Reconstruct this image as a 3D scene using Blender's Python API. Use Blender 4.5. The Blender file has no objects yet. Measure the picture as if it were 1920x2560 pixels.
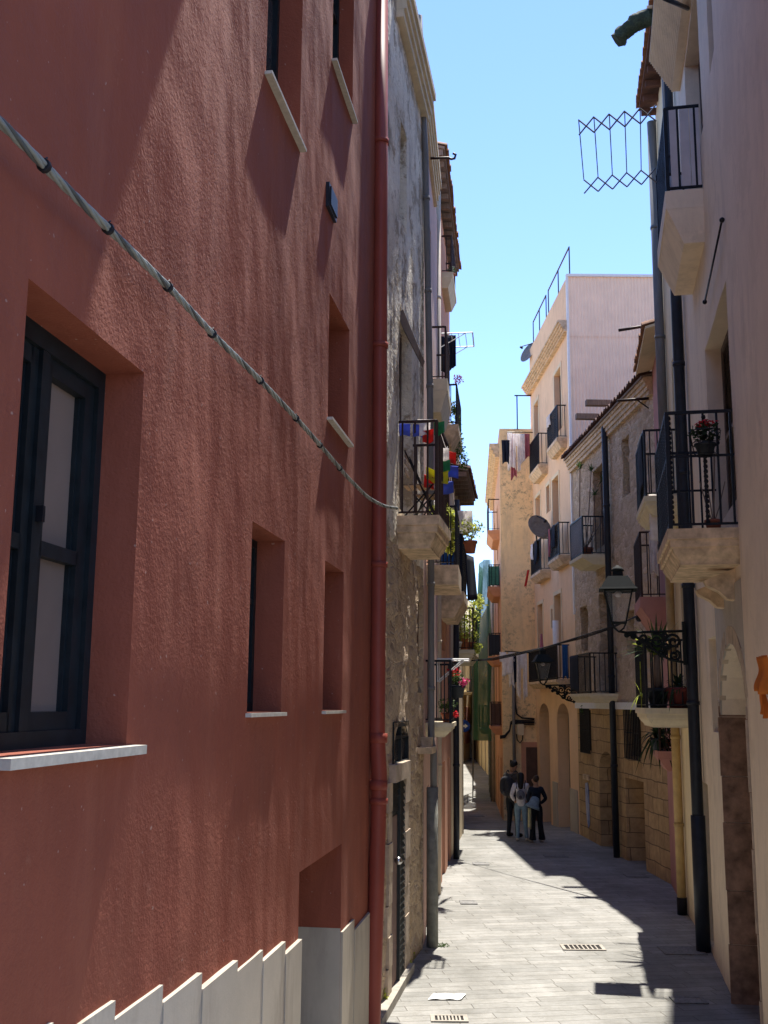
import bpy, math, random
from mathutils import Vector, Matrix
R = math.radians
random.seed(7)
S = bpy.context.scene
COL = S.collection
# ------------------------------------------------------------ camera, sky, sun, exposure
FPX = 2680.0                      # focal length in pixels of the 1920 x 2560 photograph
PITCH = math.atan(477 / FPX)
ROLL = 0.0078
EYE = 3.5
cam = bpy.data.cameras.new('camera')
cam.sensor_fit = 'VERTICAL'; cam.sensor_height = 24.0; cam.lens = 24.0 * FPX / 2560
cam.clip_start = 0.1; cam.clip_end = 6000
co = bpy.data.objects.new('camera', cam); COL.objects.link(co)
co.location = (0, 0, EYE)
co.matrix_world = Matrix.Translation((0, 0, EYE)) @ Matrix.Rotation(math.pi / 2 + PITCH, 4, 'X') @ Matrix.Rotation(ROLL, 4, 'Z')
S.camera = co
SUN_EL, SUN_AZ = R(65.5), R(16.0)      # azimuth to the right of +Y
sl = bpy.data.lights.new('sun', 'SUN'); sl.energy = 3.1; sl.angle = R(0.55); sl.color = (1, .95, .87)
so = bpy.data.objects.new('sun', sl); COL.objects.link(so)
sd = Vector((math.sin(SUN_AZ) * math.cos(SUN_EL), math.cos(SUN_AZ) * math.cos(SUN_EL), math.sin(SUN_EL)))
so.rotation_euler = sd.to_track_quat('Z', 'Y').to_euler(); so.location = (10, 20, 60)
W = bpy.data.worlds.new('World'); S.world = W; W.use_nodes = True
wn = W.node_tree.nodes; wl = W.node_tree.links
sky = wn.new('ShaderNodeTexSky'); sky.sky_type = 'NISHITA'; sky.sun_disc = False
sky.sun_elevation = SUN_EL; sky.sun_rotation = SUN_AZ; sky.altitude = 0; sky.air_density = 1.0; sky.dust_density = 0.0; sky.ozone_density = 4.0
bg = wn['Background']; bg.inputs['Strength'].default_value = 0.15
tint = wn.new('ShaderNodeMix'); tint.data_type = 'RGBA'; tint.blend_type = 'MULTIPLY'; tint.inputs[0].default_value = 1
tint.inputs[7].default_value = (.565, .58, .69, 1)
wl.new(sky.outputs[0], tint.inputs[6]); wl.new(tint.outputs[2], bg.inputs[0])
S.view_settings.view_transform = 'Standard'; S.view_settings.look = 'None'; S.view_settings.gamma = 1
S.view_settings.exposure = 1.68
S.render.engine = 'CYCLES'
S.cycles.max_bounces = 14; S.cycles.diffuse_bounces = 12; S.cycles.transparent_max_bounces = 12

# ------------------------------------------------------------ pixel <-> world helpers (survey of the photograph)
_cp, _sp = math.cos(PITCH), math.sin(PITCH)
_cr, _sr = math.cos(ROLL), math.sin(ROLL)
def ray(px, py):
    a = (px - 960) / FPX; b = (1280 - py) / FPX
    x = a * _cr - b * _sr; u = a * _sr + b * _cr
    return Vector((x, _cp - u * _sp, _sp + u * _cp))
def ground(px, py, z=0.0):
    d = ray(px, py); t = (z - EYE) / d.z
    return Vector((d.x * t, d.y * t))
def at_y(px, py, y):
    d = ray(px, py); t = y / d.y
    return Vector((d.x * t, y, EYE + d.z * t))
def gz(y):                         # height of the street along its length
    pts = [(-40, 5.2), (0, 1.75), (11.2, .05), (12.3, 0), (31, 0), (40, -.5), (52, -.8), (95, -1.1), (200, -1.1)]
    for (a, za), (b, zb) in zip(pts, pts[1:]):
        if y <= b: return za + (zb - za) * (y - a) / (b - a)
    return -1.1

# ------------------------------------------------------------ mesh builder
def srgb(r, g, b):
    f = lambda c: (c / 255 / 12.92) if c <= 10 else ((c / 255 + .055) / 1.055) ** 2.4
    return (f(r), f(g), f(b), 1)
class Frame:
    """A facade: A -> B along the street, w out over the street, v = world height."""
    def __init__(s, A, B, side):
        s.A = Vector((A[0], A[1])); s.B = Vector((B[0], B[1])); s.L = (s.B - s.A).length
        s.U = (s.B - s.A).normalized()
        s.N = Vector((s.U.y, -s.U.x)) if side == 'L' else Vector((-s.U.y, s.U.x))
    def __call__(s, u, v, w=0.0):
        p = s.A + s.U * u + s.N * w
        return Vector((p.x, p.y, v))
    def at(s, px, py, w=0.0):
        d = ray(px, py); o = s.A + s.N * w
        den = d.x * s.N.x + d.y * s.N.y
        t = (o.x * s.N.x + o.y * s.N.y) / den
        p = Vector((d.x * t, d.y * t))
        return (p - s.A).dot(s.U), EYE + d.z * t
    def u(s, px, py, w=0.0): return s.at(px, py, w)[0]
    def v(s, px, py, w=0.0): return s.at(px, py, w)[1]
    def w_of(s, px, py, u):        # how far out a pixel lies at a given u
        p0 = s.A + s.U * u; d = ray(px, py)
        t = (p0.dot(s.U)) / (d.x * s.U.x + d.y * s.U.y)
        return (Vector((d.x * t, d.y * t)) - p0).dot(s.N)
    def u_y(s, y): return (y - s.A.y) / s.U.y
ID = lambda u, v, w: Vector((u, v, w))
def loc_frame(o, rz=0.0):
    c, s_ = math.cos(rz), math.sin(rz)
    return lambda x, y, z: Vector((o[0] + x * c - y * s_, o[1] + x * s_ + y * c, o[2] + z))
ROOTS = {}
class MB:
    def __init__(s): s.v = []; s.f = []; s.uv = []; s.sm = []
    def add(s, vs, fs, uvs=None, smooth=False):
        b = len(s.v); s.v += [Vector(p) for p in vs]
        s.uv += (uvs if uvs else [(p[0] + p[1], p[2]) for p in vs])
        for f in fs: s.f.append([b + i for i in f]); s.sm.append(smooth)
        return s
    def box(s, P, a0, a1, b0, b1, c0, c1):
        """P(a, b, c) maps to the world; for a Frame a=u b=v c=w."""
        c = [(a, b, w) for a in (a0, a1) for b in (b0, b1) for w in (c0, c1)]
        vs = [P(*q) for q in c]
        fr = isinstance(P, Frame)
        uv = [(q[0] + q[2], q[1]) if fr else (q[0] + q[1], q[2]) for q in c]
        return s.add(vs, [(0, 1, 3, 2), (4, 6, 7, 5), (0, 4, 5, 1), (2, 3, 7, 6), (0, 2, 6, 4), (1, 5, 7, 3)], uv)
    def prism(s, P, poly, c0, c1):
        """poly: list of (a, b); extruded along c."""
        n = len(poly)
        vs = [P(a, b, c0) for a, b in poly] + [P(a, b, c1) for a, b in poly]
        uv = [(a, b) for a, b in poly] * 2
        fs = [tuple(range(n)), tuple(range(2 * n - 1, n - 1, -1))]
        fs += [(i, (i + 1) % n, n + (i + 1) % n, n + i) for i in range(n)]
        return s.add(vs, fs, uv)
    def tube(s, pts, r, n=8, cap=True, twist=None):
        pts = [Vector(p) for p in pts]
        rs = r if isinstance(r, (list, tuple)) else [r] * len(pts)
        base = len(s.v); up = Vector((0, 0, 1)); prev = None
        for i, p in enumerate(pts):
            t = (pts[min(i + 1, len(pts) - 1)] - pts[max(i - 1, 0)])
            if t.length < 1e-9: t = Vector((0, 0, 1))
            t.normalize()
            if prev is None:
                a = t.cross(up)
                if a.length < .1: a = t.cross(Vector((1, 0, 0)))
                a.normalize()
            else:
                a = prev - t * prev.dot(t)
                if a.length < 1e-6: a = t.orthogonal()
                a.normalize()
            prev = a; b = t.cross(a)
            for k in range(n):
                an = 2 * math.pi * k / n
                s.v.append(p + (a * math.cos(an) + b * math.sin(an)) * rs[i]); s.uv.append((k / n, i * .1))
        for i in range(len(pts) - 1):
            for k in range(n):
                k2 = (k + 1) % n
                s.f.append([base + i * n + k, base + i * n + k2, base + (i + 1) * n + k2, base + (i + 1) * n + k]); s.sm.append(n > 5)
        if cap:
            s.f.append([base + k for k in range(n)][::-1]); s.sm.append(False)
            s.f.append([base + (len(pts) - 1) * n + k for k in range(n)]); s.sm.append(False)
        return s
    def bar(s, p, q, r=.01): return s.tube([p, q], r, 4)
    def lathe(s, o, prof, n=16, ax=None):
        o = Vector(o); base = len(s.v)
        for r, z in prof:
            for k in range(n):
                an = 2 * math.pi * k / n
                p = Vector((r * math.cos(an), r * math.sin(an), z))
                if ax: p = ax @ p
                s.v.append(o + p); s.uv.append((k / n, z))
        for i in range(len(prof) - 1):
            for k in range(n):
                k2 = (k + 1) % n
                s.f.append([base + i * n + k, base + i * n + k2, base + (i + 1) * n + k2, base + (i + 1) * n + k]); s.sm.append(True)
        s.f.append([base + k for k in range(n)][::-1]); s.sm.append(False)
        s.f.append([base + (len(prof) - 1) * n + k for k in range(n)]); s.sm.append(False)
        return s
    def ball(s, o, r, n=10, sc=(1, 1, 1)):
        prof = []
        m = max(4, n // 2 + 1)
        base = len(s.v)
        for i in range(m + 1):
            a = math.pi * i / m
            for k in range(n):
                b = 2 * math.pi * k / n
                s.v.append(Vector(o) + Vector((r * sc[0] * math.sin(a) * math.cos(b), r * sc[1] * math.sin(a) * math.sin(b), -r * sc[2] * math.cos(a)))); s.uv.append((0, 0))
        for i in range(m):
            for k in range(n):
                k2 = (k + 1) % n
                s.f.append([base + i * n + k, base + i * n + k2, base + (i + 1) * n + k2, base + (i + 1) * n + k]); s.sm.append(True)
        return s
    def build(s, name, mat, parent=None, mod=None):
        me = bpy.data.meshes.new(name)
        org = ROOTS.get(parent.name, Vector((0, 0, 0))) if parent else Vector((0, 0, 0))
        me.from_pydata([tuple(p - org) for p in s.v], [], s.f)
        me.polygons.foreach_set('use_smooth', s.sm)
        ul = me.uv_layers.new(name='UVMap')
        li = [0] * len(me.loops); me.loops.foreach_get('vertex_index', li)
        fl = []
        for i in li: fl += [s.uv[i][0], s.uv[i][1]]
        ul.data.foreach_set('uv', fl)
        me.update()
        o = bpy.data.objects.new(name, me); COL.objects.link(o)
        if mat: me.materials.append(mat)
        if parent: o.parent = parent
        ROOTS[o.name] = org.copy()
        if mod: mod(o)
        return o
def thing(name, label, cat, loc, group=None):
    o = bpy.data.objects.new(name, None); COL.objects.link(o)
    o.location = loc; o.empty_display_size = .2
    o['label'] = label; o['category'] = cat
    if group: o['group'] = group
    ROOTS[o.name] = Vector(loc)
    return o
def tag(o, label=None, cat=None, group=None, kind=None):
    for k, x in (('label', label), ('category', cat), ('group', group), ('kind', kind)):
        if x: o[k] = x
    return o

# ------------------------------------------------------------ materials
MAT = {}
class N:
    def __init__(s, name):
        s.m = bpy.data.materials.new(name); s.m.use_nodes = True
        s.t = s.m.node_tree; s.b = s.t.nodes['Principled BSDF']
        s.b.inputs['Specular IOR Level'].default_value = .25
        s.tc = s.t.nodes.new('ShaderNodeTexCoord')
    def new(s, t): return s.t.nodes.new(t)
    def link(s, a, b): s.t.links.new(a, b)
    def coords(s, kind='Object', scale=(1, 1, 1), rot=(0, 0, 0)):
        mp = s.new('ShaderNodeMapping'); mp.inputs['Scale'].default_value = scale; mp.inputs['Rotation'].default_value = rot
        s.link(s.tc.outputs[kind], mp.inputs[0]); return mp.outputs[0]
    def noise(s, vec, scale, detail=4, rough=.6):
        n = s.new('ShaderNodeTexNoise'); n.inputs['Scale'].default_value = scale; n.inputs['Detail'].default_value = detail
        n.inputs['Roughness'].default_value = rough; s.link(vec, n.inputs['Vector']); return n.outputs['Fac']
    def ramp(s, fac, stops):
        r = s.new('ShaderNodeValToRGB'); e = r.color_ramp.elements
        while len(e) < len(stops): e.new(.5)
        for x, (p, c) in zip(e, stops):
            x.position = p; x.color = c if len(c) == 4 else (*c, 1)
        s.link(fac, r.inputs[0]); return r.outputs[0]
    def mix(s, fac, a, b, mode='MIX'):
        n = s.new('ShaderNodeMix'); n.data_type = 'RGBA'; n.blend_type = mode
        if isinstance(fac, (int, float)): n.inputs[0].default_value = fac
        else: s.link(fac, n.inputs[0])
        for i, x in ((6, a), (7, b)):
            if isinstance(x, tuple): n.inputs[i].default_value = x if len(x) == 4 else (*x, 1)
            else: s.link(x, n.inputs[i])
        return n.outputs[2]
    def math(s, op, a, b=0.0):
        n = s.new('ShaderNodeMath'); n.operation = op
        for i, x in ((0, a), (1, b)):
            if isinstance(x, (int, float)): n.inputs[i].default_value = x
            else: s.link(x, n.inputs[i])
        return n.outputs[0]
    def bump(s, h, strength=.5, dist=.01):
        n = s.new('ShaderNodeBump'); n.inputs['Strength'].default_value = strength; n.inputs['Distance'].default_value = dist
        s.link(h, n.inputs['Height']); s.link(n.outputs[0], s.b.inputs['Normal'])
    def out(s, col, rough=.9, metal=0.0):
        if isinstance(col, tuple): s.b.inputs['Base Color'].default_value = col
        else: s.link(col, s.b.inputs['Base Color'])
        if isinstance(rough, (int, float)): s.b.inputs['Roughness'].default_value = rough
        else: s.link(rough, s.b.inputs['Roughness'])
        s.b.inputs['Metallic'].default_value = metal
        return s.m
def mul(c, k): return (min(1, c[0] * k), min(1, c[1] * k), min(1, c[2] * k), 1)
def plaster(name, c, var=.18, stain=None, st_amt=.5, streak=.5, bump=.4, fine=60, dist=.006, patch=None):
    n = N(name); o = n.coords()
    big = n.noise(o, .9, 5, .65); med = n.noise(o, 7, 5, .7)
    col = n.ramp(big, [(.3, mul(c, 1 - var)), (.7, mul(c, 1 + var))])
    col = n.mix(n.ramp(med, [(.35, (0, 0, 0)), (.75, (1, 1, 1))]), col, n.mix(.5, col, mul(c, 1 - var * 1.3)))
    if patch:
        pn = n.noise(o, 1.7, 6, .75)
        col = n.mix(n.ramp(pn, [(.52, (0, 0, 0)), (.58, (1, 1, 1))]), col, patch)
    if stain:
        sv = n.coords(scale=(3.6, 3.6, .8)); s1 = n.noise(sv, 1.0, 5, .7)
        f = n.math('MULTIPLY', n.ramp(s1, [(.48, (0, 0, 0)), (.72, (st_amt,) * 3)]), n.ramp(n.noise(o, .7, 3, .6), [(.4, (.1, .1, .1)), (.6, (1, 1, 1))]))
        col = n.mix(f, col, stain)
    h = n.math('ADD', n.noise(o, fine, 3, .6), n.math('MULTIPLY', n.noise(o, fine * .2, 3, .6), 1.2))
    n.bump(h, bump, dist)
    return n.out(col, .92)
def stonewall(name, cols, mortar, scale=5.0, dist=.03, streaks=None):
    n = N(name); o = n.coords(scale=(1, 1, 1.35))
    wob = n.new('ShaderNodeVectorMath'); wob.operation = 'ADD'
    nz = n.new('ShaderNodeTexNoise'); nz.inputs['Scale'].default_value = 3; n.link(o, nz.inputs['Vector'])
    sc = n.new('ShaderNodeVectorMath'); sc.operation = 'SCALE'; sc.inputs['Scale'].default_value = .35; n.link(nz.outputs['Color'], sc.inputs[0])
    n.link(o, wob.inputs[0]); n.link(sc.outputs[0], wob.inputs[1])
    vo = n.new('ShaderNodeTexVoronoi'); vo.inputs['Scale'].default_value = scale; n.link(wob.outputs[0], vo.inputs['Vector'])
    ve = n.new('ShaderNodeTexVoronoi'); ve.feature = 'DISTANCE_TO_EDGE'; ve.inputs['Scale'].default_value = scale; n.link(wob.outputs[0], ve.inputs['Vector'])
    bw = n.new('ShaderNodeSeparateColor'); n.link(vo.outputs['Color'], bw.inputs[0])
    k = len(cols)
    col = n.ramp(bw.outputs[0], [((i + .5) / k, c) for i, c in enumerate(cols)])
    gr = n.noise(o, 22, 5, .7)
    col = n.mix(.55, col, n.ramp(gr, [(.3, (.35, .33, .3)), (.7, (1, 1, 1))]), 'MULTIPLY')
    e = n.ramp(ve.outputs['Distance'], [(.0, (1, 1, 1)), (.09, (0, 0, 0))])
    pn = n.ramp(n.noise(o, 1.2, 5, .7), [(.42, (0, 0, 0)), (.6, (1, 1, 1))])
    col = n.mix(n.math('MAXIMUM', e, n.math('MULTIPLY', pn, .65)), col, mortar)
    if streaks:
        s1 = n.noise(n.coords(scale=(6, 6, .5)), 1.4, 5, .7)
        col = n.mix(n.ramp(s1, [(.5, (0, 0, 0)), (.68, (.8, .8, .8))]), col, streaks)
    h = n.math('ADD', n.math('MULTIPLY', n.ramp(ve.outputs['Distance'], [(0, (0, 0, 0)), (.2, (1, 1, 1))]), .8), gr)
    n.bump(h, .8, dist)
    return n.out(col, .95)
def ashlar(name, c1, c2, mortar, bw=.75, bh=.33):
    n = N(name)
    vec = n.coords('UV')
    nz = n.new('ShaderNodeTexNoise'); nz.inputs['Scale'].default_value = 1.6; n.link(vec, nz.inputs['Vector'])
    sc = n.new('ShaderNodeVectorMath'); sc.operation = 'SCALE'; sc.inputs['Scale'].default_value = .09; n.link(nz.outputs['Color'], sc.inputs[0])
    ad = n.new('ShaderNodeVectorMath'); n.link(vec, ad.inputs[0]); n.link(sc.outputs[0], ad.inputs[1])
    b = n.new('ShaderNodeTexBrick'); n.link(ad.outputs[0], b.inputs['Vector'])
    b.inputs['Scale'].default_value = 1; b.inputs['Brick Width'].default_value = bw; b.inputs['Row Height'].default_value = bh
    b.inputs['Mortar Size'].default_value = .012; b.inputs['Mortar Smooth'].default_value = .3
    b.inputs['Color1'].default_value = c1; b.inputs['Color2'].default_value = c2; b.inputs['Mortar'].default_value = mortar
    o = n.coords()
    g = n.noise(o, 6, 6, .7); g2 = n.noise(o, 1.3, 4, .6)
    col = n.mix(.6, b.outputs['Color'], n.ramp(g, [(.3, (.45, .42, .38)), (.7, (1, 1, 1))]), 'MULTIPLY')
    col = n.mix(.5, col, n.ramp(g2, [(.35, (.6, .55, .5)), (.65, (1, 1, 1))]), 'MULTIPLY')
    n.bump(n.math('SUBTRACT', n.math('MULTIPLY', g, .7), b.outputs['Fac']), .7, .015)
    return n.out(col, .93)
def simple(name, c, rough=.7, metal=0.0, var=.2, scale=12, bump=0, dist=.003, stretch=(1, 1, 1)):
    n = N(name); o = n.coords(scale=stretch); f = n.noise(o, scale, 4, .6)
    col = n.ramp(f, [(.3, mul(c, 1 - var)), (.7, mul(c, 1 + var))])
    if bump: n.bump(f, bump, dist)
    return n.out(col, rough, metal)
def leafmat(name, c, tr=.35):
    n = N(name); o = n.coords(); f = n.noise(o, 18, 3, .6)
    col = n.ramp(f, [(.3, mul(c, .55)), (.7, mul(c, 1.5))])
    n.out(col, .6)
    t = n.new('ShaderNodeBsdfTranslucent'); n.link(col, t.inputs[0])
    mx = n.new('ShaderNodeMixShader'); mx.inputs[0].default_value = tr
    n.link(n.b.outputs[0], mx.inputs[1]); n.link(t.outputs[0], mx.inputs[2])
    n.link(mx.outputs[0], n.t.nodes['Material Output'].inputs[0]); return n.m
def clothmat(name, c, tr=.3): return leafmat(name, c, tr) if False else _cloth(name, c, tr)
def _cloth(name, c, tr):
    n = N(name); o = n.coords(); f = n.noise(o, 9, 3, .6)
    col = n.ramp(f, [(.3, mul(c, .85)), (.7, mul(c, 1.1))]); n.out(col, .9)
    t = n.new('ShaderNodeBsdfTranslucent'); n.link(col, t.inputs[0])
    mx = n.new('ShaderNodeMixShader'); mx.inputs[0].default_value = tr
    n.link(n.b.outputs[0], mx.inputs[1]); n.link(t.outputs[0], mx.inputs[2])
    n.link(mx.outputs[0], n.t.nodes['Material Output'].inputs[0]); return n.m
def glassy(name, c, rough=.08):
    n = N(name); n.b.inputs['Specular IOR Level'].default_value = .6
    return n.out(n.ramp(n.noise(n.coords(), 1.5, 2), [(.3, mul(c, .7)), (.7, mul(c, 1.3))]), rough)

M = {}
# red render: rough trowelled plaster
def red_mat():
    n = N('red_render'); o = n.coords()
    c = (.262, .074, .043, 1)
    col = n.ramp(n.noise(o, .8, 5, .65), [(.3, mul(c, .86)), (.7, mul(c, 1.12))])
    st = n.noise(n.coords(scale=(3, 3, .5)), 1.2, 5, .7)
    col = n.mix(n.ramp(st, [(.5, (0, 0, 0)), (.75, (.35, .35, .35))]), col, (.38, .135, .08, 1))
    col = n.mix(n.ramp(n.noise(o, 2.3, 6, .75), [(.55, (0, 0, 0)), (.7, (.45, .45, .45))]), col, (.24, .066, .038, 1))
    col = n.mix(n.ramp(n.noise(o, 30, 1, .4), [(.76, (0, 0, 0)), (.79, (.5, .5, .5))]), col, (.5, .38, .32, 1))
    pe = n.ramp(n.noise(n.coords(scale=(1, 1, .6)), 3.1, 7, .8), [(.62, (0, 0, 0)), (.66, (.3, .3, .3))])
    col = n.mix(pe, col, (.40, .17, .11, 1))
    # uneven trowelling: a belly at mid height, long vertical waves, a pebbly grain (heights in metres)
    sp = n.new('ShaderNodeSeparateXYZ'); n.link(o, sp.inputs[0])
    d = n.math('MAXIMUM', n.math('SUBTRACT', 5.3, sp.outputs[2]), 0.0)
    belly = n.math('MULTIPLY', n.math('MULTIPLY', n.math('MINIMUM', d, 3.2), d), -.014)
    wav = n.math('MULTIPLY', n.noise(n.coords(scale=(1.0, 1.0, .42), rot=(R(14), 0, 0)), 1.0, 2.5, .5), .17)
    wav2 = n.math('MULTIPLY', n.noise(n.coords(scale=(1.0, 1.0, .8)), 3.4, 2, .5), .012)
    fine = n.math('ADD', n.math('MULTIPLY', n.noise(o, 60, 2, .6), .0034), n.math('MULTIPLY', n.noise(o, 26, 2, .55), .0042))
    n.bump(n.math('ADD', n.math('ADD', belly, n.math('ADD', wav, wav2)), fine), 1.0, 1.0); return n.out(col, .85)
M['red'] = red_mat()
M['red_metal'] = simple('red_painted_metal', (.27, .06, .04, 1), .45, 0, .1, 3)
M['skirt'] = plaster('cream_stone_cladding', (.47, .42, .34, 1), .1, (.25, .21, .17, 1), .6, .5, .2, 70, .003)
M['sill'] = simple('pale_sill_stone', (.5, .47, .4, 1), .6, 0, .15, 20, .2)
M['darkwood'] = simple('dark_blue_painted_wood', (.010, .015, .018, 1), .5, 0, .35, 10)
M['glass'] = glassy('dim_window_glass', (.05, .045, .045, 1))
M['curtain'] = simple('glass_with_pale_curtain', (.19, .145, .12, 1), .55, 0, .15, 1.2)
M['darkint'] = simple('unlit_depth_black', (.02, .017, .016, 1), .9)  # near-black painted in for unlit depth behind openings and grate slots
M['iron'] = simple('black_iron', (.013, .014, .018, 1), .5, .3, .3, 20)
M['rust_iron'] = simple('brown_iron', (.04, .022, .018, 1), .6, .2, .3, 20)
M['grey_pipe'] = simple('grey_pipe_paint', (.17, .165, .16, 1), .6, 0, .15, 5, .1, .003, (3, 3, .6))
M['cast_pipe'] = simple('cast_iron_pipe_grey', (.19, .19, .165, 1), .7, 0, .25, 9, .3, .004)
M['blue_pipe'] = simple('dark_slate_pipe', (.022, .027, .037, 1), .45, .1, .2, 5)
M['cream_pipe'] = simple('cream_pipe_paint', (.5, .42, .32, 1), .6, 0, .12, 6)
M['yellow_pipe'] = simple('yellow_pipe_paint', (.5, .35, .15, 1), .55, 0, .18, 5, .2)
M['white_paint'] = simple('white_paint', (.75, .75, .72, 1), .5, 0, .06, 10)
M['oldplaster'] = plaster('weathered_grey_plaster', (.84, .74, .6, 1), .25, (.2, .17, .14, 1), .9, .6, 1.0, 18, .03, patch=(.42, .34, .24, 1))
M['rubble'] = stonewall('rubble_stone', [(.66, .49, .32), (.44, .32, .21), (.78, .6, .41), (.36, .26, .18), (.66, .5, .34)], (.58, .45, .31, 1), 4.5, .035)
def ochre_mat():
    n = N('mottled_ochre_plaster'); o = n.coords(); c = (.9, .66, .36, 1)
    col = n.ramp(n.noise(o, 1.1, 5, .65), [(.3, mul(c, .86)), (.7, mul(c, 1.1))])
    bl = n.math('MULTIPLY', n.ramp(n.noise(o, 7, 8, .8), [(.5, (0, 0, 0)), (.62, (1, 1, 1))]), n.ramp(n.noise(o, .8, 4, .6), [(.42, (.08, .08, .08)), (.6, (.95, .95, .95))]))
    col = n.mix(bl, col, (.3, .24, .16, 1))
    st = n.math('MULTIPLY', n.ramp(n.noise(n.coords(scale=(3, 3, .5)), 1.2, 5, .7), [(.5, (0, 0, 0)), (.7, (.5, .5, .5))]), 1.0)
    col = n.mix(st, col, (.42, .34, .24, 1))
    n.bump(n.noise(o, 20, 5, .7), .7, .015); return n.out(col, .93)
M['cream_pl'] = plaster('cream_plaster', (.72, .6, .41, 1), .12, (.3, .25, .18, 1), .35)
M['pink_pl'] = plaster('pink_plaster', (.6, .4, .33, 1), .12, (.3, .2, .17, 1), .4)
M['salmon_pl'] = plaster('salmon_plaster', (.6, .31, .2, 1), .12, (.3, .16, .12, 1), .4)
M['olive_pl'] = plaster('olive_cream_plaster', (.4, .35, .2, 1), .12, (.2, .17, .1, 1), .4)
M['beige_pl'] = plaster('beige_pink_plaster', (.80, .67, .51, 1), .08, (.40, .33, .28, 1), .4, .5, .35, 50, .006, patch=(.73, .61, .46, 1))
M['yell_pl'] = plaster('pale_yellow_plaster', (.8, .68, .44, 1), .1, (.4, .33, .22, 1), .4)
M['rose_pl'] = plaster('rose_plaster', (.5, .25, .21, 1), .15, (.25, .13, .11, 1), .5)
M['peach_pl'] = plaster('peach_plaster', (.8, .55, .34, 1), .1, (.4, .25, .17, 1), .4)
M['ochre_pl'] = ochre_mat()
M['orange_pl'] = plaster('orange_plaster', (.66, .36, .2, 1), .1, (.35, .2, .12, 1), .4)
M['rough_stone'] = stonewall('whitewashed_rubble', [(.84, .65, .45), (.52, .38, .25), (.9, .72, .52), (.64, .47, .31), (.84, .65, .46)], (.54, .4, .25, 1), 5.5, .045)
M['ashlar'] = ashlar('ashlar_stone', (.68, .48, .25, 1), (.54, .37, .2, 1), (.24, .17, .1, 1))
M['balc_stone'] = simple('balcony_stone', (.58, .44, .29, 1), .9, 0, .35, 7, .6, .01)
M['balc_cream'] = simple('balcony_cream', (.68, .6, .42, 1), .85, 0, .1, 7, .2, .004)
M['balc_orange'] = simple('balcony_orange', (.55, .27, .14, 1), .85, 0, .1, 7, .2, .004)
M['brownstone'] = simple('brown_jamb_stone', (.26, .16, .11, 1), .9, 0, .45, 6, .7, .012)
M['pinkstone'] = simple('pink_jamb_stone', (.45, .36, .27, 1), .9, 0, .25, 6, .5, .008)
M['brick'] = ashlar('old_brick_infill', (.25, .13, .08, 1), (.2, .11, .075, 1), (.12, .09, .07, 1), .28, .07)
M['tile'] = simple('clay_roof_tile', (.3, .15, .085, 1), .85, 0, .35, 6, .4, .006)
M['tile_dark'] = simple('dark_clay_tile', (.12, .06, .045, 1), .85, 0, .3, 6, .4, .006)
M['corr'] = simple('pink_corrugated_sheet', (.9, .68, .50, 1), .8, .0, .06, 2)
M['wood'] = simple('weathered_wood', (.22, .16, .12, 1), .85, 0, .35, 9, .5, .004, (6, 6, .6))
M['door_wood'] = simple('grey_brown_door_wood', (.2, .13, .11, 1), .8, 0, .3, 8, .4, .003, (6, 6, .4))
M['shutter'] = simple('dark_shutter_paint', (.03, .035, .034, 1), .6, 0, .2, 9)
M['greyshut'] = simple('grey_brown_shutter', (.17, .135, .115, 1), .7, 0, .15, 5)
M['brownshut'] = simple('brown_shutter', (.1, .06, .045, 1), .7, 0, .2, 5)
M['greydoor'] = simple('pale_grey_green_door', (.5, .47, .36, 1), .5, 0, .05, 3)
M['steel'] = simple('bright_steel', (.5, .5, .5, 1), .25, 1)
M['poly'] = simple('ribbed_translucent_sheet', (.62, .57, .58, 1), .4, 0, .07, 4)
M['cable'] = simple('pale_grey_cable', (.24, .26, .24, 1), .5, 0, .2, 8)
M['greycable'] = simple('dark_grey_cable', (.09, .10, .10, 1), .6)
M['blackcable'] = simple('black_cable', (.015, .016, .02, 1), .6, 0, .2, 8)
M['terracotta'] = simple('terracotta', (.36, .12, .07, 1), .8, 0, .15, 8)
M['darkpot'] = simple('dark_plastic_pot', (.02, .025, .032, 1), .5)
M['redpot'] = simple('wine_red_pot', (.13, .03, .028, 1), .55)
M['leaf'] = leafmat('green_leaf', (.07, .12, .03, 1))
M['leaf_y'] = leafmat('yellow_green_leaf', (.42, .46, .08, 1), .5)
M['leaf_d'] = leafmat('dark_green_leaf', (.03, .055, .02, 1))
M['pink_fl'] = leafmat('pink_petal', (.75, .08, .25, 1))
M['red_fl'] = leafmat('red_petal', (.6, .02, .03, 1))
M['purple_fl'] = leafmat('purple_petal', (.3, .12, .25, 1))
M['white_cl'] = clothmat('white_cloth', (.92, .88, .86, 1), .5)
M['navy_cl'] = clothmat('navy_cloth', (.012, .016, .03, 1), .1)
M['blue_cl'] = clothmat('blue_cloth', (.03, .12, .35, 1))
M['pink_cl'] = clothmat('pink_cloth', (.5, .17, .2, 1))
M['red_cl'] = clothmat('red_cloth', (.6, .04, .03, 1), .4)
M['yellow_cl'] = clothmat('yellow_cloth', (.7, .65, .05, 1), .4)
M['green_cl'] = clothmat('green_cloth', (.05, .25, .12, 1), .4)
M['flagblue'] = clothmat('flag_blue_cloth', (.1, .15, .55, 1), .4)
M['orange_cl'] = clothmat('orange_cloth', (.72, .25, .05, 1), .35)
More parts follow.
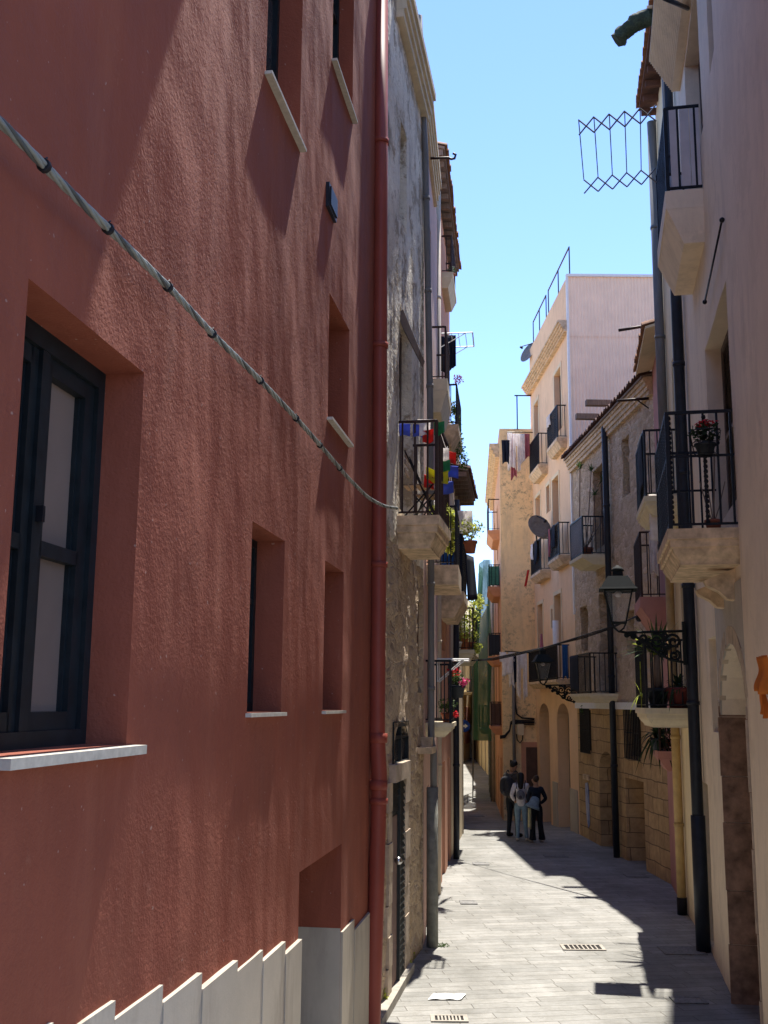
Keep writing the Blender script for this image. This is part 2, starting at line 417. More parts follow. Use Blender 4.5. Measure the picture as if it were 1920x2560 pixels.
def net_mat():
    n = N('green_netting'); n.out((.045, .14, .075, 1), .8)
    t = n.new('ShaderNodeBsdfTransparent'); mx = n.new('ShaderNodeMixShader')
    f = n.noise(n.coords(scale=(1, 1, .35)), 2.2, 4, .6)
    r = n.ramp(f, [(.3, (.72, .72, .72)), (.65, (.97, .97, .97))])
    n.link(r, mx.inputs[0]); n.link(t.outputs[0], mx.inputs[1]); n.link(n.b.outputs[0], mx.inputs[2])
    n.link(mx.outputs[0], n.t.nodes['Material Output'].inputs[0]); return n.m
M['net'] = net_mat()
def lantern_glass():
    n = N('lantern_glass'); n.out((.45, .45, .42, 1), .15)
    t = n.new('ShaderNodeBsdfTransparent'); mx = n.new('ShaderNodeMixShader'); mx.inputs[0].default_value = .14
    n.link(t.outputs[0], mx.inputs[1]); n.link(n.b.outputs[0], mx.inputs[2])
    n.link(mx.outputs[0], n.t.nodes['Material Output'].inputs[0]); return n.m
M['lantern_glass'] = lantern_glass()
def paving():
    n = N('stone_paving'); v = n.coords('UV', rot=(0, 0, R(-9)))
    nz = n.new('ShaderNodeTexNoise'); nz.inputs['Scale'].default_value = .8; n.link(v, nz.inputs['Vector'])
    sc = n.new('ShaderNodeVectorMath'); sc.operation = 'SCALE'; sc.inputs['Scale'].default_value = .06; n.link(nz.outputs['Color'], sc.inputs[0])
    ad = n.new('ShaderNodeVectorMath'); n.link(v, ad.inputs[0]); n.link(sc.outputs[0], ad.inputs[1])
    b = n.new('ShaderNodeTexBrick'); n.link(ad.outputs[0], b.inputs['Vector']); b.offset = .37; b.offset_frequency = 2; b.squash = 1.4; b.squash_frequency = 3
    b.inputs['Scale'].default_value = 1; b.inputs['Brick Width'].default_value = .8; b.inputs['Row Height'].default_value = .2
    b.inputs['Mortar Size'].default_value = .007; b.inputs['Mortar Smooth'].default_value = .4; b.inputs['Bias'].default_value = 0
    b.inputs['Color1'].default_value = (.40, .39, .365, 1); b.inputs['Color2'].default_value = (.315, .31, .29, 1); b.inputs['Mortar'].default_value = (.2, .19, .17, 1)
    o = n.coords(); g = n.noise(o, 24, 6, .75); g2 = n.noise(n.coords(scale=(.7, .25, 1)), 1.0, 5, .65); g3 = n.noise(n.coords(scale=(2, 7, 1)), 3, 5, .7)
    col = n.mix(.4, b.outputs['Color'], n.ramp(g, [(.3, (.6, .6, .58)), (.7, (1, 1, 1))]), 'MULTIPLY')
    col = n.mix(.85, col, n.ramp(g2, [(.35, (.62, .62, .6)), (.62, (1, 1, 1))]), 'MULTIPLY')
    g4 = n.noise(n.coords(scale=(1.2, 1.6, 1)), 1.7, 7, .8)
    col = n.mix(.6, col, n.ramp(g4, [(.4, (.7, .69, .67)), (.56, (1, 1, 1))]), 'MULTIPLY')
    col = n.mix(.35, col, n.ramp(g3, [(.35, (.7, .69, .66)), (.6, (1, 1, 1))]), 'MULTIPLY')
    sp = n.noise(o, 9, 2, .5)
    col = n.mix(n.ramp(sp, [(.70, (0, 0, 0)), (.73, (.6, .6, .6))]), col, (.14, .135, .125, 1))
    n.bump(n.math('SUBTRACT', n.math('MULTIPLY', g, .5), b.outputs['Fac']), .6, .008)
    return n.out(col, .8)
M['paving'] = paving()
M['kerb'] = simple('kerb_stone', (.36, .33, .28, 1), .85, 0, .2, 10, .4, .005)
M['soil'] = simple('dusty_ground', (.25, .22, .18, 1), .95)

# ------------------------------------------------------------ facade parts
from mathutils import noise as mn
def nz(x, y, z=0): return mn.noise(Vector((x, y, z)))
def wall(F, parent, mat, v0, v1, openings=(), u0=0.0, u1=None, back=6.0, step=None, disp=None, name='wall', closed=True, w=0.0, top=True):
    """Outer skin with recessed openings [(u0,u1,v0,v1,depth,arch)], reveals, and a closed body behind."""
    if u1 is None: u1 = F.L
    m = MB(); us = {u0 + .003, u1 - .003}; vs = {v0, v1}
    for o in openings: us |= {max(u0 + .003, o[0]), min(u1 - .003, o[1])}; vs |= {o[2], o[3]}
    def fill(vals):
        vals = sorted(vals); out = [vals[0]]
        for a in vals[1:]:
            if a - out[-1] < 1e-5: continue
            if step:
                k = max(1, int(round((a - out[-1]) / step))); b = out[-1]
                out += [b + (a - b) * i / k for i in range(1, k)]
            out.append(a)
        return out
    us, vs = fill(us), fill(vs)
    d = disp or (lambda u, v: 0.0)
    idx = {}
    def vid(i, j):
        if (i, j) not in idx:
            idx[(i, j)] = len(m.v); m.v.append(F(us[i], vs[j], w + d(us[i], vs[j]))); m.uv.append((us[i], vs[j]))
        return idx[(i, j)]
    for i in range(len(us) - 1):
        for j in range(len(vs) - 1):
            cu, cv = (us[i] + us[i + 1]) / 2, (vs[j] + vs[j + 1]) / 2
            if any(o[0] < cu < o[1] and o[2] < cv < o[3] for o in openings): continue
            m.f.append([vid(i, j), vid(i + 1, j), vid(i + 1, j + 1), vid(i, j + 1)]); m.sm.append(bool(disp))
    for o in openings:
        a, b, c, e, dep = o[:5]; arch = o[5] if len(o) > 5 else 0
        pts = [(a, c), (a, e - arch)]
        if arch:
            k = 10; cx = (a + b) / 2; hw = (b - a) / 2
            arc = [(cx - hw * math.cos(math.pi * t / k), e - arch + arch * math.sin(math.pi * t / k)) for t in range(k + 1)]
            pts += arc[1:-1]
            for p, q in zip(arc, arc[1:]):
                m.add([F(p[0], p[1], w), F(q[0], q[1], w), F(q[0], e, w), F(p[0], e, w)], [(0, 1, 2, 3)], [p, q, (q[0], e), (p[0], e)])
        pts += [(b, e - arch), (b, c)]
        n = len(pts)
        for p, q in zip(pts, pts[1:] + pts[:1]):
            k = max(1, int((abs(p[0] - q[0]) + abs(p[1] - q[1])) / step)) if (step and not arch) else 1
            for t in range(k):
                p1 = (p[0] + (q[0] - p[0]) * t / k, p[1] + (q[1] - p[1]) * t / k); q1 = (p[0] + (q[0] - p[0]) * (t + 1) / k, p[1] + (q[1] - p[1]) * (t + 1) / k)
                m.add([F(*p1, w + d(*p1)), F(*q1, w + d(*q1)), F(*q1, w - dep), F(*p1, w - dep)], [(0, 1, 2, 3)],
                      [p1, q1, (q1[0] + dep, q1[1]), (p1[0] + dep, p1[1])])
    e0, e1 = u0 + .003, u1 - .003
    q = [F(e0, v0, w), F(e0, v1, w), F(e0, v1, -back), F(e0, v0, -back), F(e1, v0, w), F(e1, v1, w), F(e1, v1, -back), F(e1, v0, -back)]
    uvq = [(0, v0), (0, v1), (back, v1), (back, v0)] * 2
    if closed: m.add(q, [(0, 1, 2, 3), (4, 7, 6, 5), (3, 2, 6, 7)] + ([(1, 5, 6, 2)] if top else []), uvq)
    else: m.add(q, [(0, 1, 2, 3), (4, 7, 6, 5)], uvq)
    return m.build(name, mat, parent)
def inset(F, parent, o, kind='shutter', w=0.0, mat=None, leaves=2):
    """Fills opening o=(u0,u1,v0,v1,depth[,arch]) at its back."""
    a, b, c, e, d = o[:5]; wb = w - d
    if kind == 'dark':
        return MB().box(F, a - .02, b + .02, c - .02, e + .02, wb - .03, wb + .002).build('back_panel', mat or M['darkint'], parent)  # flat panel; its default near-black stands in for the unlit room
    if kind == 'infill':
        return MB().box(F, a - .02, b + .02, c - .02, e + .02, wb - .03, wb + .002).build('infill_panel', mat or M['brick'], parent)
    if kind == 'door':
        dr = MB().box(F, a - .02, b + .02, c - .02, e + .02, wb - .05, wb + .002)
        hw = (b - a) / leaves
        for i in range(leaves):
            x0, x1 = a + hw * i + .05, a + hw * (i + 1) - .05
            for k in range(3):
                y0 = c + .12 + (e - c - .2) * k / 3; y1 = c + .02 + (e - c - .2) * (k + 1) / 3
                dr.box(F, x0, x1, y0, y1, wb, wb + .022)
        dr = dr.build('door', mat or M['door_wood'], parent)
        MB().ball(F(a + hw + .08, c + 1.0, wb + .05), .035).build('handle', M['steel'], dr)
        return dr
    if kind == 'shutter':
        fr = MB().box(F, a - .02, b + .02, c - .02, e + .02, wb - .03, wb + .002)
        hw = (b - a) / leaves
        for i in range(leaves):
            x0, x1 = a + hw * i + .008, a + hw * (i + 1) - .008
            fr.box(F, x0, x0 + .05, c + .01, e - .01, wb, wb + .04); fr.box(F, x1 - .05, x1, c + .01, e - .01, wb, wb + .04)
            for y in (c + .01, (c + e) / 2 - .03, e - .07): fr.box(F, x0 + .05, x1 - .05, y, y + .06, wb, wb + .04)
            k = max(2, int((e - c) / .07))
            for j in range(k):
                y = c + .07 + (e - c - .14) * j / k
                vs = [F(x0 + .05, y, wb + .034), F(x1 - .05, y, wb + .034), F(x1 - .05, y + .055, wb + .006), F(x0 + .05, y + .055, wb + .006)]
                fr.add(vs, [(0, 1, 2, 3)])
        return fr.build('shutter', mat or M['shutter'], parent)
    if kind == 'glass':
        f = MB()
        for (x0, x1, y0, y1) in ((a - .01, a + .06, c - .01, e + .01), (b - .06, b + .01, c - .01, e + .01), (a + .06, b - .06, c - .01, c + .06), (a + .06, b - .06, e - .06, e + .01)):
            f.box(F, x0, x1, y0, y1, wb, wb + .06)
        if leaves == 2: f.box(F, (a + b) / 2 - .04, (a + b) / 2 + .04, c + .06, e - .06, wb + .002, wb + .055)
        f.box(F, a + .06, b - .06, c + (e - c) * .62, c + (e - c) * .62 + .04, wb + .004, wb + .05)
        f = f.build('window', mat or M['darkwood'], parent)
        MB().box(F, a - .01, b + .01, c - .01, e + .01, wb - .02, wb + .015).build('pane', M['glass'], f)
        return f
def slab(F, parent, u0, u1, v, p, mat, th=.3, style='mould'):
    m = MB()
    if style == 'plain': m.box(F, u0, u1, v - th, v, -.02, p)
    elif style == 'taper':
        m.box(F, u0, u1, v - th * .35, v, -.02, p)
        pts = [(u0, u1, p, v - th * .35), (u0 + .05, u1 - .05, p * .55, v - th)]
        a, b = pts
        m.add([F(a[0], a[3] - .002, -.02), F(a[1], a[3] - .002, -.02), F(a[1], a[3] - .002, a[2] - .01), F(a[0], a[3] - .002, a[2] - .01),
               F(b[0], b[3], -.02), F(b[1], b[3], -.02), F(b[1], b[3], b[2]), F(b[0], b[3], b[2])],
              [(0, 3, 7, 4), (3, 2, 6, 7), (2, 1, 5, 6), (4, 7, 6, 5)])
    else:
        prof = [(i_ , v - th * t_) for i_, t_ in ((0, 0), (0, .3), (.025, .32), (.03, .52), (.055, .54), (.06, .62), (.085, .74), (.12, .86), (.135, .95), (.135, 1))]
        for (i0, y0), (i1, y1) in zip(prof, prof[1:]):
            ring0 = [F(u0 + i0, y0, -.02), F(u0 + i0, y0, p - i0), F(u1 - i0, y0, p - i0), F(u1 - i0, y0, -.02)]
            ring1 = [F(u0 + i1, y1, -.02), F(u0 + i1, y1, p - i1), F(u1 - i1, y1, p - i1), F(u1 - i1, y1, -.02)]
            m.add(ring0 + ring1, [(0, 1, 5, 4), (1, 2, 6, 5), (2, 3, 7, 6)])
        i0 = prof[0][0]; i1 = prof[-1][0]
        m.add([F(u0 + i0, v, -.02), F(u1 - i0, v, -.02), F(u1 - i0, v, p - i0), F(u0 + i0, v, p - i0)], [(0, 1, 2, 3)])
        m.add([F(u0 + i1, v - th, -.02), F(u1 - i1, v - th, -.02), F(u1 - i1, v - th, p - i1), F(u0 + i1, v - th, p - i1)], [(3, 2, 1, 0)])
    return m.build('balcony', mat, parent)
def railing(F, parent, u0, u1, v, p, h=1.0, mat=None, gap=.12, r=.009, posts=True, mid=False, name='railing', top=.016):
    m = MB(); e = .04
    a, b, c = u0 + e, u1 - e, p - e
    for y in (v + .05, v + h):
        rr = r if y < v + .1 else top
        m.box(F, a, b, y - rr, y + rr, c - rr, c + rr)
        for x in (a, b): m.box(F, x - rr, x + rr, y - rr, y + rr, 0, c - rr)
    if mid:
        y = v + h * .62; m.box(F, a, b, y - r, y + r, c - r, c + r)
        for x in (a, b): m.box(F, x - r, x + r, y - r, y + r, 0, c - r)
    n = max(2, int((b - a) / gap))
    for i in range(n + 1):
        x = a + (b - a) * i / n; rr = r * 1.8 if i in (0, n) else r
        m.box(F, x - rr, x + rr, v, v + h - .01, c - rr, c + rr)
    n = max(1, int(c / gap))
    for x in (a, b):
        for i in range(n):
            w_ = c * (i + .3) / n if n > 1 else c / 2
            m.box(F, x - r, x + r, v + .04, v + h - .01, w_ - r, w_ + r)
    return m.build(name, mat or M['iron'], parent)
def pipe(F, parent, pts, r, mat, name='downpipe', collars=2.2, w=None):
    """pts: [(u, v, w)]"""
    P = [F(*p) for p in pts]
    m = MB().tube(P, r, 14)
    o = m.build(name, mat, parent)
    v = max(p[2] for p in P); lo = min(p[2] for p in P); k = int((v - lo) / collars)
    for i in range(1, k + 1):
        z = lo + (v - lo) * i / (k + 1)
        for a, b in zip(P, P[1:]):
            if min(a.z, b.z) <= z <= max(a.z, b.z) and abs(a.z - b.z) > .3:
                q = a + (b - a) * ((z - a.z) / (b.z - a.z))
                d = (b - a).normalized() * .03
                MB().tube([q - d, q + d], r * 1.16, 14).build('collar', mat, o)
                break
    return o
def cornice(F, parent, u0, u1, v, p, mat, th=.35, name='cornice', steps=4):
    m = MB()
    for i in range(steps):
        t0, t1 = i / steps, (i + 1) / steps
        m.box(F, u0, u1, v - th * t1 + .001 * i, v - th * t0 - .001, -.05, p * (1 - t0 * .75))
    return m.build(name, mat, parent)
def tiled_eave(F, parent, u0, u1, v, p, mat, under, back=6.0, slope=.28, joists=True):
    """Sloped roof with rows of half-round tiles, seen mostly from beneath."""
    n = max(3, int((u1 - u0) / .21)); m = MB()
    for i in range(n):
        a = u0 + (u1 - u0) * i / n; b = u0 + (u1 - u0) * (i + 1) / n; k = 6
        prof = [(a + (b - a) * t / k, .085 * abs(math.sin(math.pi * t / k))) for t in range(k + 1)]
        vs = []
        for x, z in prof:
            jit = .03 * nz(i * 1.3, v)
            vs += [F(x, v + z, p + jit), F(x, v + z + slope * back, -back), F(x, v + z - .02, p + jit), F(x, v + z - .02 + slope * back, -back)]
        for t in range(k):
            q = 4 * t
            m.add([vs[q], vs[q + 4], vs[q + 5], vs[q + 1]], [(0, 1, 2, 3)]); m.add([vs[q + 2], vs[q + 6], vs[q + 7], vs[q + 3]], [(3, 2, 1, 0)])
            m.add([vs[q], vs[q + 4], vs[q + 6], vs[q + 2]], [(0, 1, 2, 3)])
    rf = m.build('roof', mat, parent)
    b = MB()
    b.add([F(u0, v - .03, p - .06), F(u1, v - .03, p - .06), F(u1, v - .03 + slope * back, -back), F(u0, v - .03 + slope * back, -back),
           F(u0, v - .08, p - .06), F(u1, v - .08, p - .06), F(u1, v - .08 + slope * back, -back), F(u0, v - .08 + slope * back, -back)],
          [(0, 1, 2, 3), (7, 6, 5, 4), (0, 4, 5, 1), (0, 3, 7, 4), (1, 5, 6, 2)])
    k = int((u1 - u0) / .45)
    for i in range(k + 1 if joists else 0):
        x = u0 + .06 + (u1 - u0 - .12) * i / k
        b.box(F, x - .04, x + .04, v - .2, v - .081, -.05, p - .1)
    b.build('eave_boards', under, rf)
    return rf
# ------------------------------------------------------------ small things
def cloth(name, label, P, w, h, mat, cat='laundry', folds=3, amp=.03, taper=0.0, group=None, shape=None, parent=None, sag=0.0):
    """P(a, b, c): a across, b down, c out of the cloth's plane."""
    m = MB(); nx, ny = 12, 12; grid = []
    ph = random.random() * 6
    for j in range(ny + 1):
        row = []
        for i in range(nx + 1):
            s_, t = i / nx, j / ny
            ww = w * (1 - taper * t)
            if shape == 'trousers': off = (.5 - abs(s_ - .5)) * .0
            a = (s_ - .5) * ww
            c = amp * (.3 + t) * math.sin(ph + s_ * folds * 6.283) + .3 * amp * math.sin(t * 7 + ph)
            hh = h * t * (1 + .06 * math.sin(ph * 2 + s_ * 5)) + sag * (1 - (2 * s_ - 1) ** 2) * (1 - t)
            row.append(P(a, -hh, c))
        grid.append(row)
    vs = [p for r in grid for p in r]; fs = []
    for j in range(ny):
        for i in range(nx):
            s_, t = (i + .5) / nx, (j + .5) / ny
            if shape == 'trousers' and t > .3 and abs(s_ - .5) < .06 + .05 * t: continue
            if shape == 'shirt' and t > .42 and (s_ < .2 or s_ > .8): continue
            if shape == 'shirt' and t < .12 and abs(s_ - .5) < .12: continue
            q = j * (nx + 1) + i; fs.append((q, q + 1, q + nx + 2, q + nx + 1))
    m.add(vs, fs, smooth=True)
    def md(o):
        s_ = o.modifiers.new('thickness', 'SOLIDIFY'); s_.thickness = .006
    o = m.build(name, mat, parent, md)
    if label: tag(o, label, cat, group)
    return o
def leaf_cloud(m, c, rad, n, size, seed=0, blade=False, flat=1.0):
    rr = random.Random(seed)
    for _ in range(n):
        d = Vector((rr.gauss(0, 1), rr.gauss(0, 1), rr.gauss(0, 1))).normalized() * (rr.random() ** .45)
        clump = 1 + .35 * nz(d.x * 2.5 + seed, d.y * 2.5, d.z * 2.5)
        p = Vector(c) + Vector((d.x * rad[0], d.y * rad[1], d.z * rad[2])) * clump
        a = Vector((rr.gauss(0, 1), rr.gauss(0, 1), rr.gauss(0, .7))).normalized(); b = a.orthogonal().normalized()
        b = (b + a.cross(b) * rr.gauss(0, 1)).normalized(); s_ = size * rr.uniform(.6, 1.3)
        m.add([p - a * s_, p + b * s_ * .45, p + a * s_, p - b * s_ * .45], [(0, 1, 2, 3)])
def blades(m, c, n, length, width, seed=0, droop=.5, up=.4):
    rr = random.Random(seed)
    for i in range(n):
        an = rr.random() * 6.283; el = rr.uniform(up * .2, 1.35); L = length * rr.uniform(.7, 1.1)
        d = Vector((math.cos(an) * math.cos(el), math.sin(an) * math.cos(el), math.sin(el)))
        side = Vector((-math.sin(an), math.cos(an), 0)) * width / 2
        prev = None
        for k in range(6):
            t = k / 5; p = Vector(c) + d * L * t + Vector((0, 0, -droop * L * t * t * (1.3 - el * .7)))
            w_ = side * (1 - t ** 2) * (1 if k else .6)
            if prev: m.add([prev[0], prev[1], p + w_, p - w_], [(0, 1, 2, 3)])
            prev = (p - w_, p + w_)
def pot(m, c, r, h):
    m.lathe(c, [(r * .68, 0), (r * .95, h * .8), (r * 1.08, h * .8), (r * 1.08, h), (r * .9, h), (r * .85, h * .85)], 16)
def potted(name, label, c, r=.12, h=.22, potmat=None, kind='bush', size=.25, leaf=None, fl=None, seed=1, cat='potted plant', group=None):
    t = thing(name, label, cat, c, group); c = Vector(c)
    m = MB(); pot(m, c, r, h); m.build('pot', potmat or M['terracotta'], t)
    top = c + Vector((0, 0, h))
    f = MB()
    if kind == 'bush':
        leaf_cloud(f, top + Vector((0, 0, size * .8)), (size, size, size * .8), 260, size * .14, seed)
        for k in range(6):
            a = k * 1.05; MB
            f.tube([top - Vector((0, 0, .03)), top + Vector((math.cos(a) * size * .5, math.sin(a) * size * .5, size * .8))], .006, 4)
    elif kind == 'blades': blades(f, top, 34, size, size * .07, seed, .3, .8)
    elif kind == 'fern': blades(f, top, 46, size, size * .13, seed, 1.1, .1)
    f.build('foliage', leaf or M['leaf'], t)
    if fl:
        g = MB(); leaf_cloud(g, top + Vector((0, 0, size * .9)), (size * .9, size * .9, size * .7), 60, size * .12, seed + 5); g.build('flowers', fl, t)
    return t
def _pt(s, px, py, u):
    """(w, v) of the point seen at a pixel, for the cross section of the street at u."""
    p0 = s.A + s.U * u; d = ray(px, py)
    t = (p0.dot(s.U)) / (d.x * s.U.x + d.y * s.U.y)
    return (Vector((d.x * t, d.y * t)) - p0).dot(s.N), EYE + d.z * t
Frame.pt = _pt

# ============================================================ GROUND
def sheet(name, x0, x1, ys, zf, mat, dz=0.0, xl=None):
    m = MB()
    for a, b in zip(ys, ys[1:]):
        l0, r0 = (x0, x1) if xl is None else xl(a); l1, r1 = (x0, x1) if xl is None else xl(b)
        m.add([(l0, a, zf(a) + dz), (r0, a, zf(a) + dz), (r1, b, zf(b) + dz), (l1, b, zf(b) + dz)], [(0, 1, 2, 3)], [(l0, a), (r0, a), (r1, b), (l1, b)])
    return tag(m.build(name, mat), kind='structure')
YS = [-40, -10, -4, 0, 4, 8, 11.2, 12.3, 16, 20, 25, 31, 35, 40, 46, 52, 60, 75, 95, 120, 200]
sheet('ground', -2500, 2500, [-2500, -40] + YS[1:] + [3000], lambda y: gz(y) - .03, M['soil'])
sheet('street', 0, 0, YS[:-1], gz, M['paving'], 0.0, lambda y: (-7 + max(0, y) * .06, 9 + max(0, y) * .05))

# ============================================================ LEFT: RED HOUSE
RK = .15199
FR = Frame((-1.97 - 4 * RK, -4), (-1.97 + 12.2 * RK, 12.2), 'L')
def RU(u): return u + 4 * math.sqrt(1 + RK * RK)          # u measured from y = 0
red = thing('red_house', 'dark red rendered house with stepped cream stone skirting, filling the left of the lane', 'house', (FR.A.x, FR.A.y, 0))
RO = dict(
    big=(RU(3.955), RU(5.17), 3.30, 5.10, .30),
    sa=(RU(7.21), RU(8.13), 3.43, 4.70, .275), sb=(RU(9.62), RU(10.52), 3.43, 4.75, .25),
    c=(RU(7.22), RU(8.30), 8.02, 10.2, .26), d=(RU(9.55), RU(10.65), 9.62, 11.4, .22),
    e=(RU(9.62), RU(10.65), 6.07, 7.27, .30), door=(RU(8.85), RU(10.62), -.6, 2.19, .85), near=(RU(.3), RU(1.5), 3.3, 5.1, .2),
    c0=(RU(3.95), RU(5.1), 8.02, 10.2, .2))
def red_disp(u, v):
    u0 = u - RU(0)
    a = .010 * nz(u0 * .45, v * .22, 3) + .008 * nz(u0 * 1.3, v * .45, 7) + .0045 * nz(u0 * 3.1, v * 1.1, 11) + .0012 * nz(u0 * 9, v * 5, 2)
    # the render bulges out a little at mid height, so that its lower half leans back from the sun
    b = 0
    lim = 1
    for o in RO.values():
        du = max(o[0] - u, u - o[1], 0); dv = max(o[2] - v, v - o[3], 0); lim = min(lim, math.hypot(du, dv) / .25)
    lim = .25 + .75 * min(1, lim)
    return (a * lim + b)
wall(FR, red, M['red'], -1.0, 13.6, list(RO.values()), step=.09, disp=red_disp, back=7)
inset(FR, red, RO['sa'], 'glass'); inset(FR, red, RO['sb'], 'glass'); inset(FR, red, RO['c'], 'glass'); inset(FR, red, RO['d'], 'glass')
inset(FR, red, RO['e'], 'glass'); inset(FR, red, RO['near'], 'glass'); inset(FR, red, RO['c0'], 'glass')
inset(FR, red, RO['door'], 'door', mat=M['darkwood'], leaves=2)
def big_window():
    a, b, c, e, d = RO['big']; w = -d
    f = MB()
    for (x0, x1, y0, y1, t) in ((a - .01, a + .07, c - .01, e + .01, .1), (b - .07, b + .01, c - .01, e + .01, .1), (a + .07, b - .07, c - .01, c + .07, .1), (a + .07, b - .07, e - .09, e + .01, .1)):
        f.box(FR, x0, x1, y0, y1, w, w + t)
    mid = RU(4.545)
    for x0, x1 in ((a + .07, mid), (mid, b - .07)):
        for p in ((x0 + .004, x0 + .10, c + .07, e - .09), (x1 - .10, x1 - .004, c + .07, e - .09), (x0 + .085, x1 - .085, c + .07, c + .15), (x0 + .085, x1 - .085, e - .17, e - .09),
                  (x0 + .085, x1 - .085, c + .82, c + .885)):
            f.box(FR, *p, w + .01, w + .078)
        # glazing beads
        for p in ((x0 + .10, x0 + .115, c + .15, e - .17), (x1 - .115, x1 - .10, c + .15, e - .17)): f.box(FR, *p, w + .012, w + .052)
    f.box(FR, mid - .035, mid + .035, c + .072, e - .092, w + .04, w + .098)
    f = f.build('window', M['darkwood'], red)
    MB().box(FR, a, b, c, e, w - .02, w + .03).build('pane', M['curtain'], f)
    h = MB().box(FR, mid - .012, mid + .012, c + .95, c + 1.02, w + .098, w + .13); h.build('handle', M['iron'], f)
big_window()
for o, pr in (('big', .055), ('sa', .035), ('sb', .035), ('c', .05), ('d', .05), ('e', .05), ('near', .05), ('c0', .05)):
    a, b, c, e, d = RO[o]
    MB().box(FR, a - .03, b + (.07 if o == 'big' else .03), c - (.045 if o == 'big' else .03), c - .004, -d + .01, pr + (.02 if o == 'big' else .005)).build('window_sill', M['sill'], red)
# vent flap
u, v = FR.at(822, 500); u0 = FR.u(815, 500)
MB().box(FR, u0, u0 + .36, v - .12, v + .12, -.02, .03).box(FR, u0 + .03, u0 + .33, v - .09, v + .09, .03, .045).build('vent', M['blue_pipe'], red)
# stepped skirting: a level slab every .6 m, following the slope
ends = [RU(FR.u(x, y) - RU(0)) for x, y in ((278, 2500), (398, 2461), (494, 2431), (582, 2400), (650, 2374), (705, 2353), (747, 2345))]
tops = [FR.v(x, y) for x, y in ((278, 2500), (398, 2461), (494, 2431), (582, 2400), (650, 2374), (705, 2353), (747, 2345))]
ends[-1] = RO['door'][0]
seg = []
pu = ends[0] - .61; pv = tops[0]
w_ = (ends[5] - ends[0]) / 5; dv_ = (tops[5] - tops[0]) / 5
x = ends[0] - w_; v = tops[0]
seg.append((x, ends[0], v))
while x > RU(-2):
    seg.append((x - w_, x, v - dv_)); x -= w_; v -= dv_
for i in range(1, 7): seg.append((ends[i - 1], ends[i], tops[i]))
b = RO['door'][1]
seg += [(b, b + .62, FR.v(885, 2293)), (b + .62, FR.L - .04, FR.v(917, 2283))]
for i, (a, b, v) in enumerate(seg):
    MB().box(FR, a + .003, b - .003, -1.0, v, -.12, .022 + .006 * (i % 3)).build('skirting_slab', M['skirt'], red)
a, b, c, e, d = RO['door']
MB().box(FR, b - .002, b + .03, -1, FR.v(855, 2317), -d, .0).build('skirting_slab', M['skirt'], red)
MB().box(FR, a - .03, a + .002, -1, FR.v(748, 2345), -d, .0).build('skirting_slab', M['skirt'], red)
MB().box(FR, a, b, -.6, .12, -d, .05).build('threshold', M['sill'], red)
# downpipe with an offset elbow
up = FR.L - .12
def rp(px, py, w): u_, v_ = FR.at(px, py, w); return (u_, v_, w)
P = [rp(953, -120, .12), rp(950, 600, .12), rp(945, 1400, .12), rp(943, 1835, .12), rp(945, 1880, .12), rp(949, 1935, .12), rp(948, 1965, .12), rp(930, 2560, .12), rp(926, 2640, .12)]
P = [(up, p[1], p[2] + (FR.pt(q[0], q[1], up)[0] - p[2])) for p, q in zip(P, ((953, -120), (951, 600), (947, 1400), (943, 1835), (945, 1880), (948, 1935), (948, 1965), (931, 2560), (928, 2640)))]
P = [(p[0], FR.pt(q[0], q[1], up)[1], p[2]) for p, q in zip(P, ((953, -120), (951, 600), (947, 1400), (943, 1835), (945, 1880), (948, 1935), (948, 1965), (931, 2560), (928, 2640)))]
dp = pipe(FR, red, P, .088, M['red_metal'], collars=2.9)
for y in (1845, 1962):
    w, v = FR.pt(946, y, up); MB().tube([FR(up, v - .05, w), FR(up, v + .05, w)], .1, 16).build('collar', M['red_metal'], dp)
# added overhang out of view, sized to shade the near part of the wall
MB().box(FR, RU(-5) , RU(8.3), 13.6, 13.85, -1, .85).build('eave', M['red'], red)

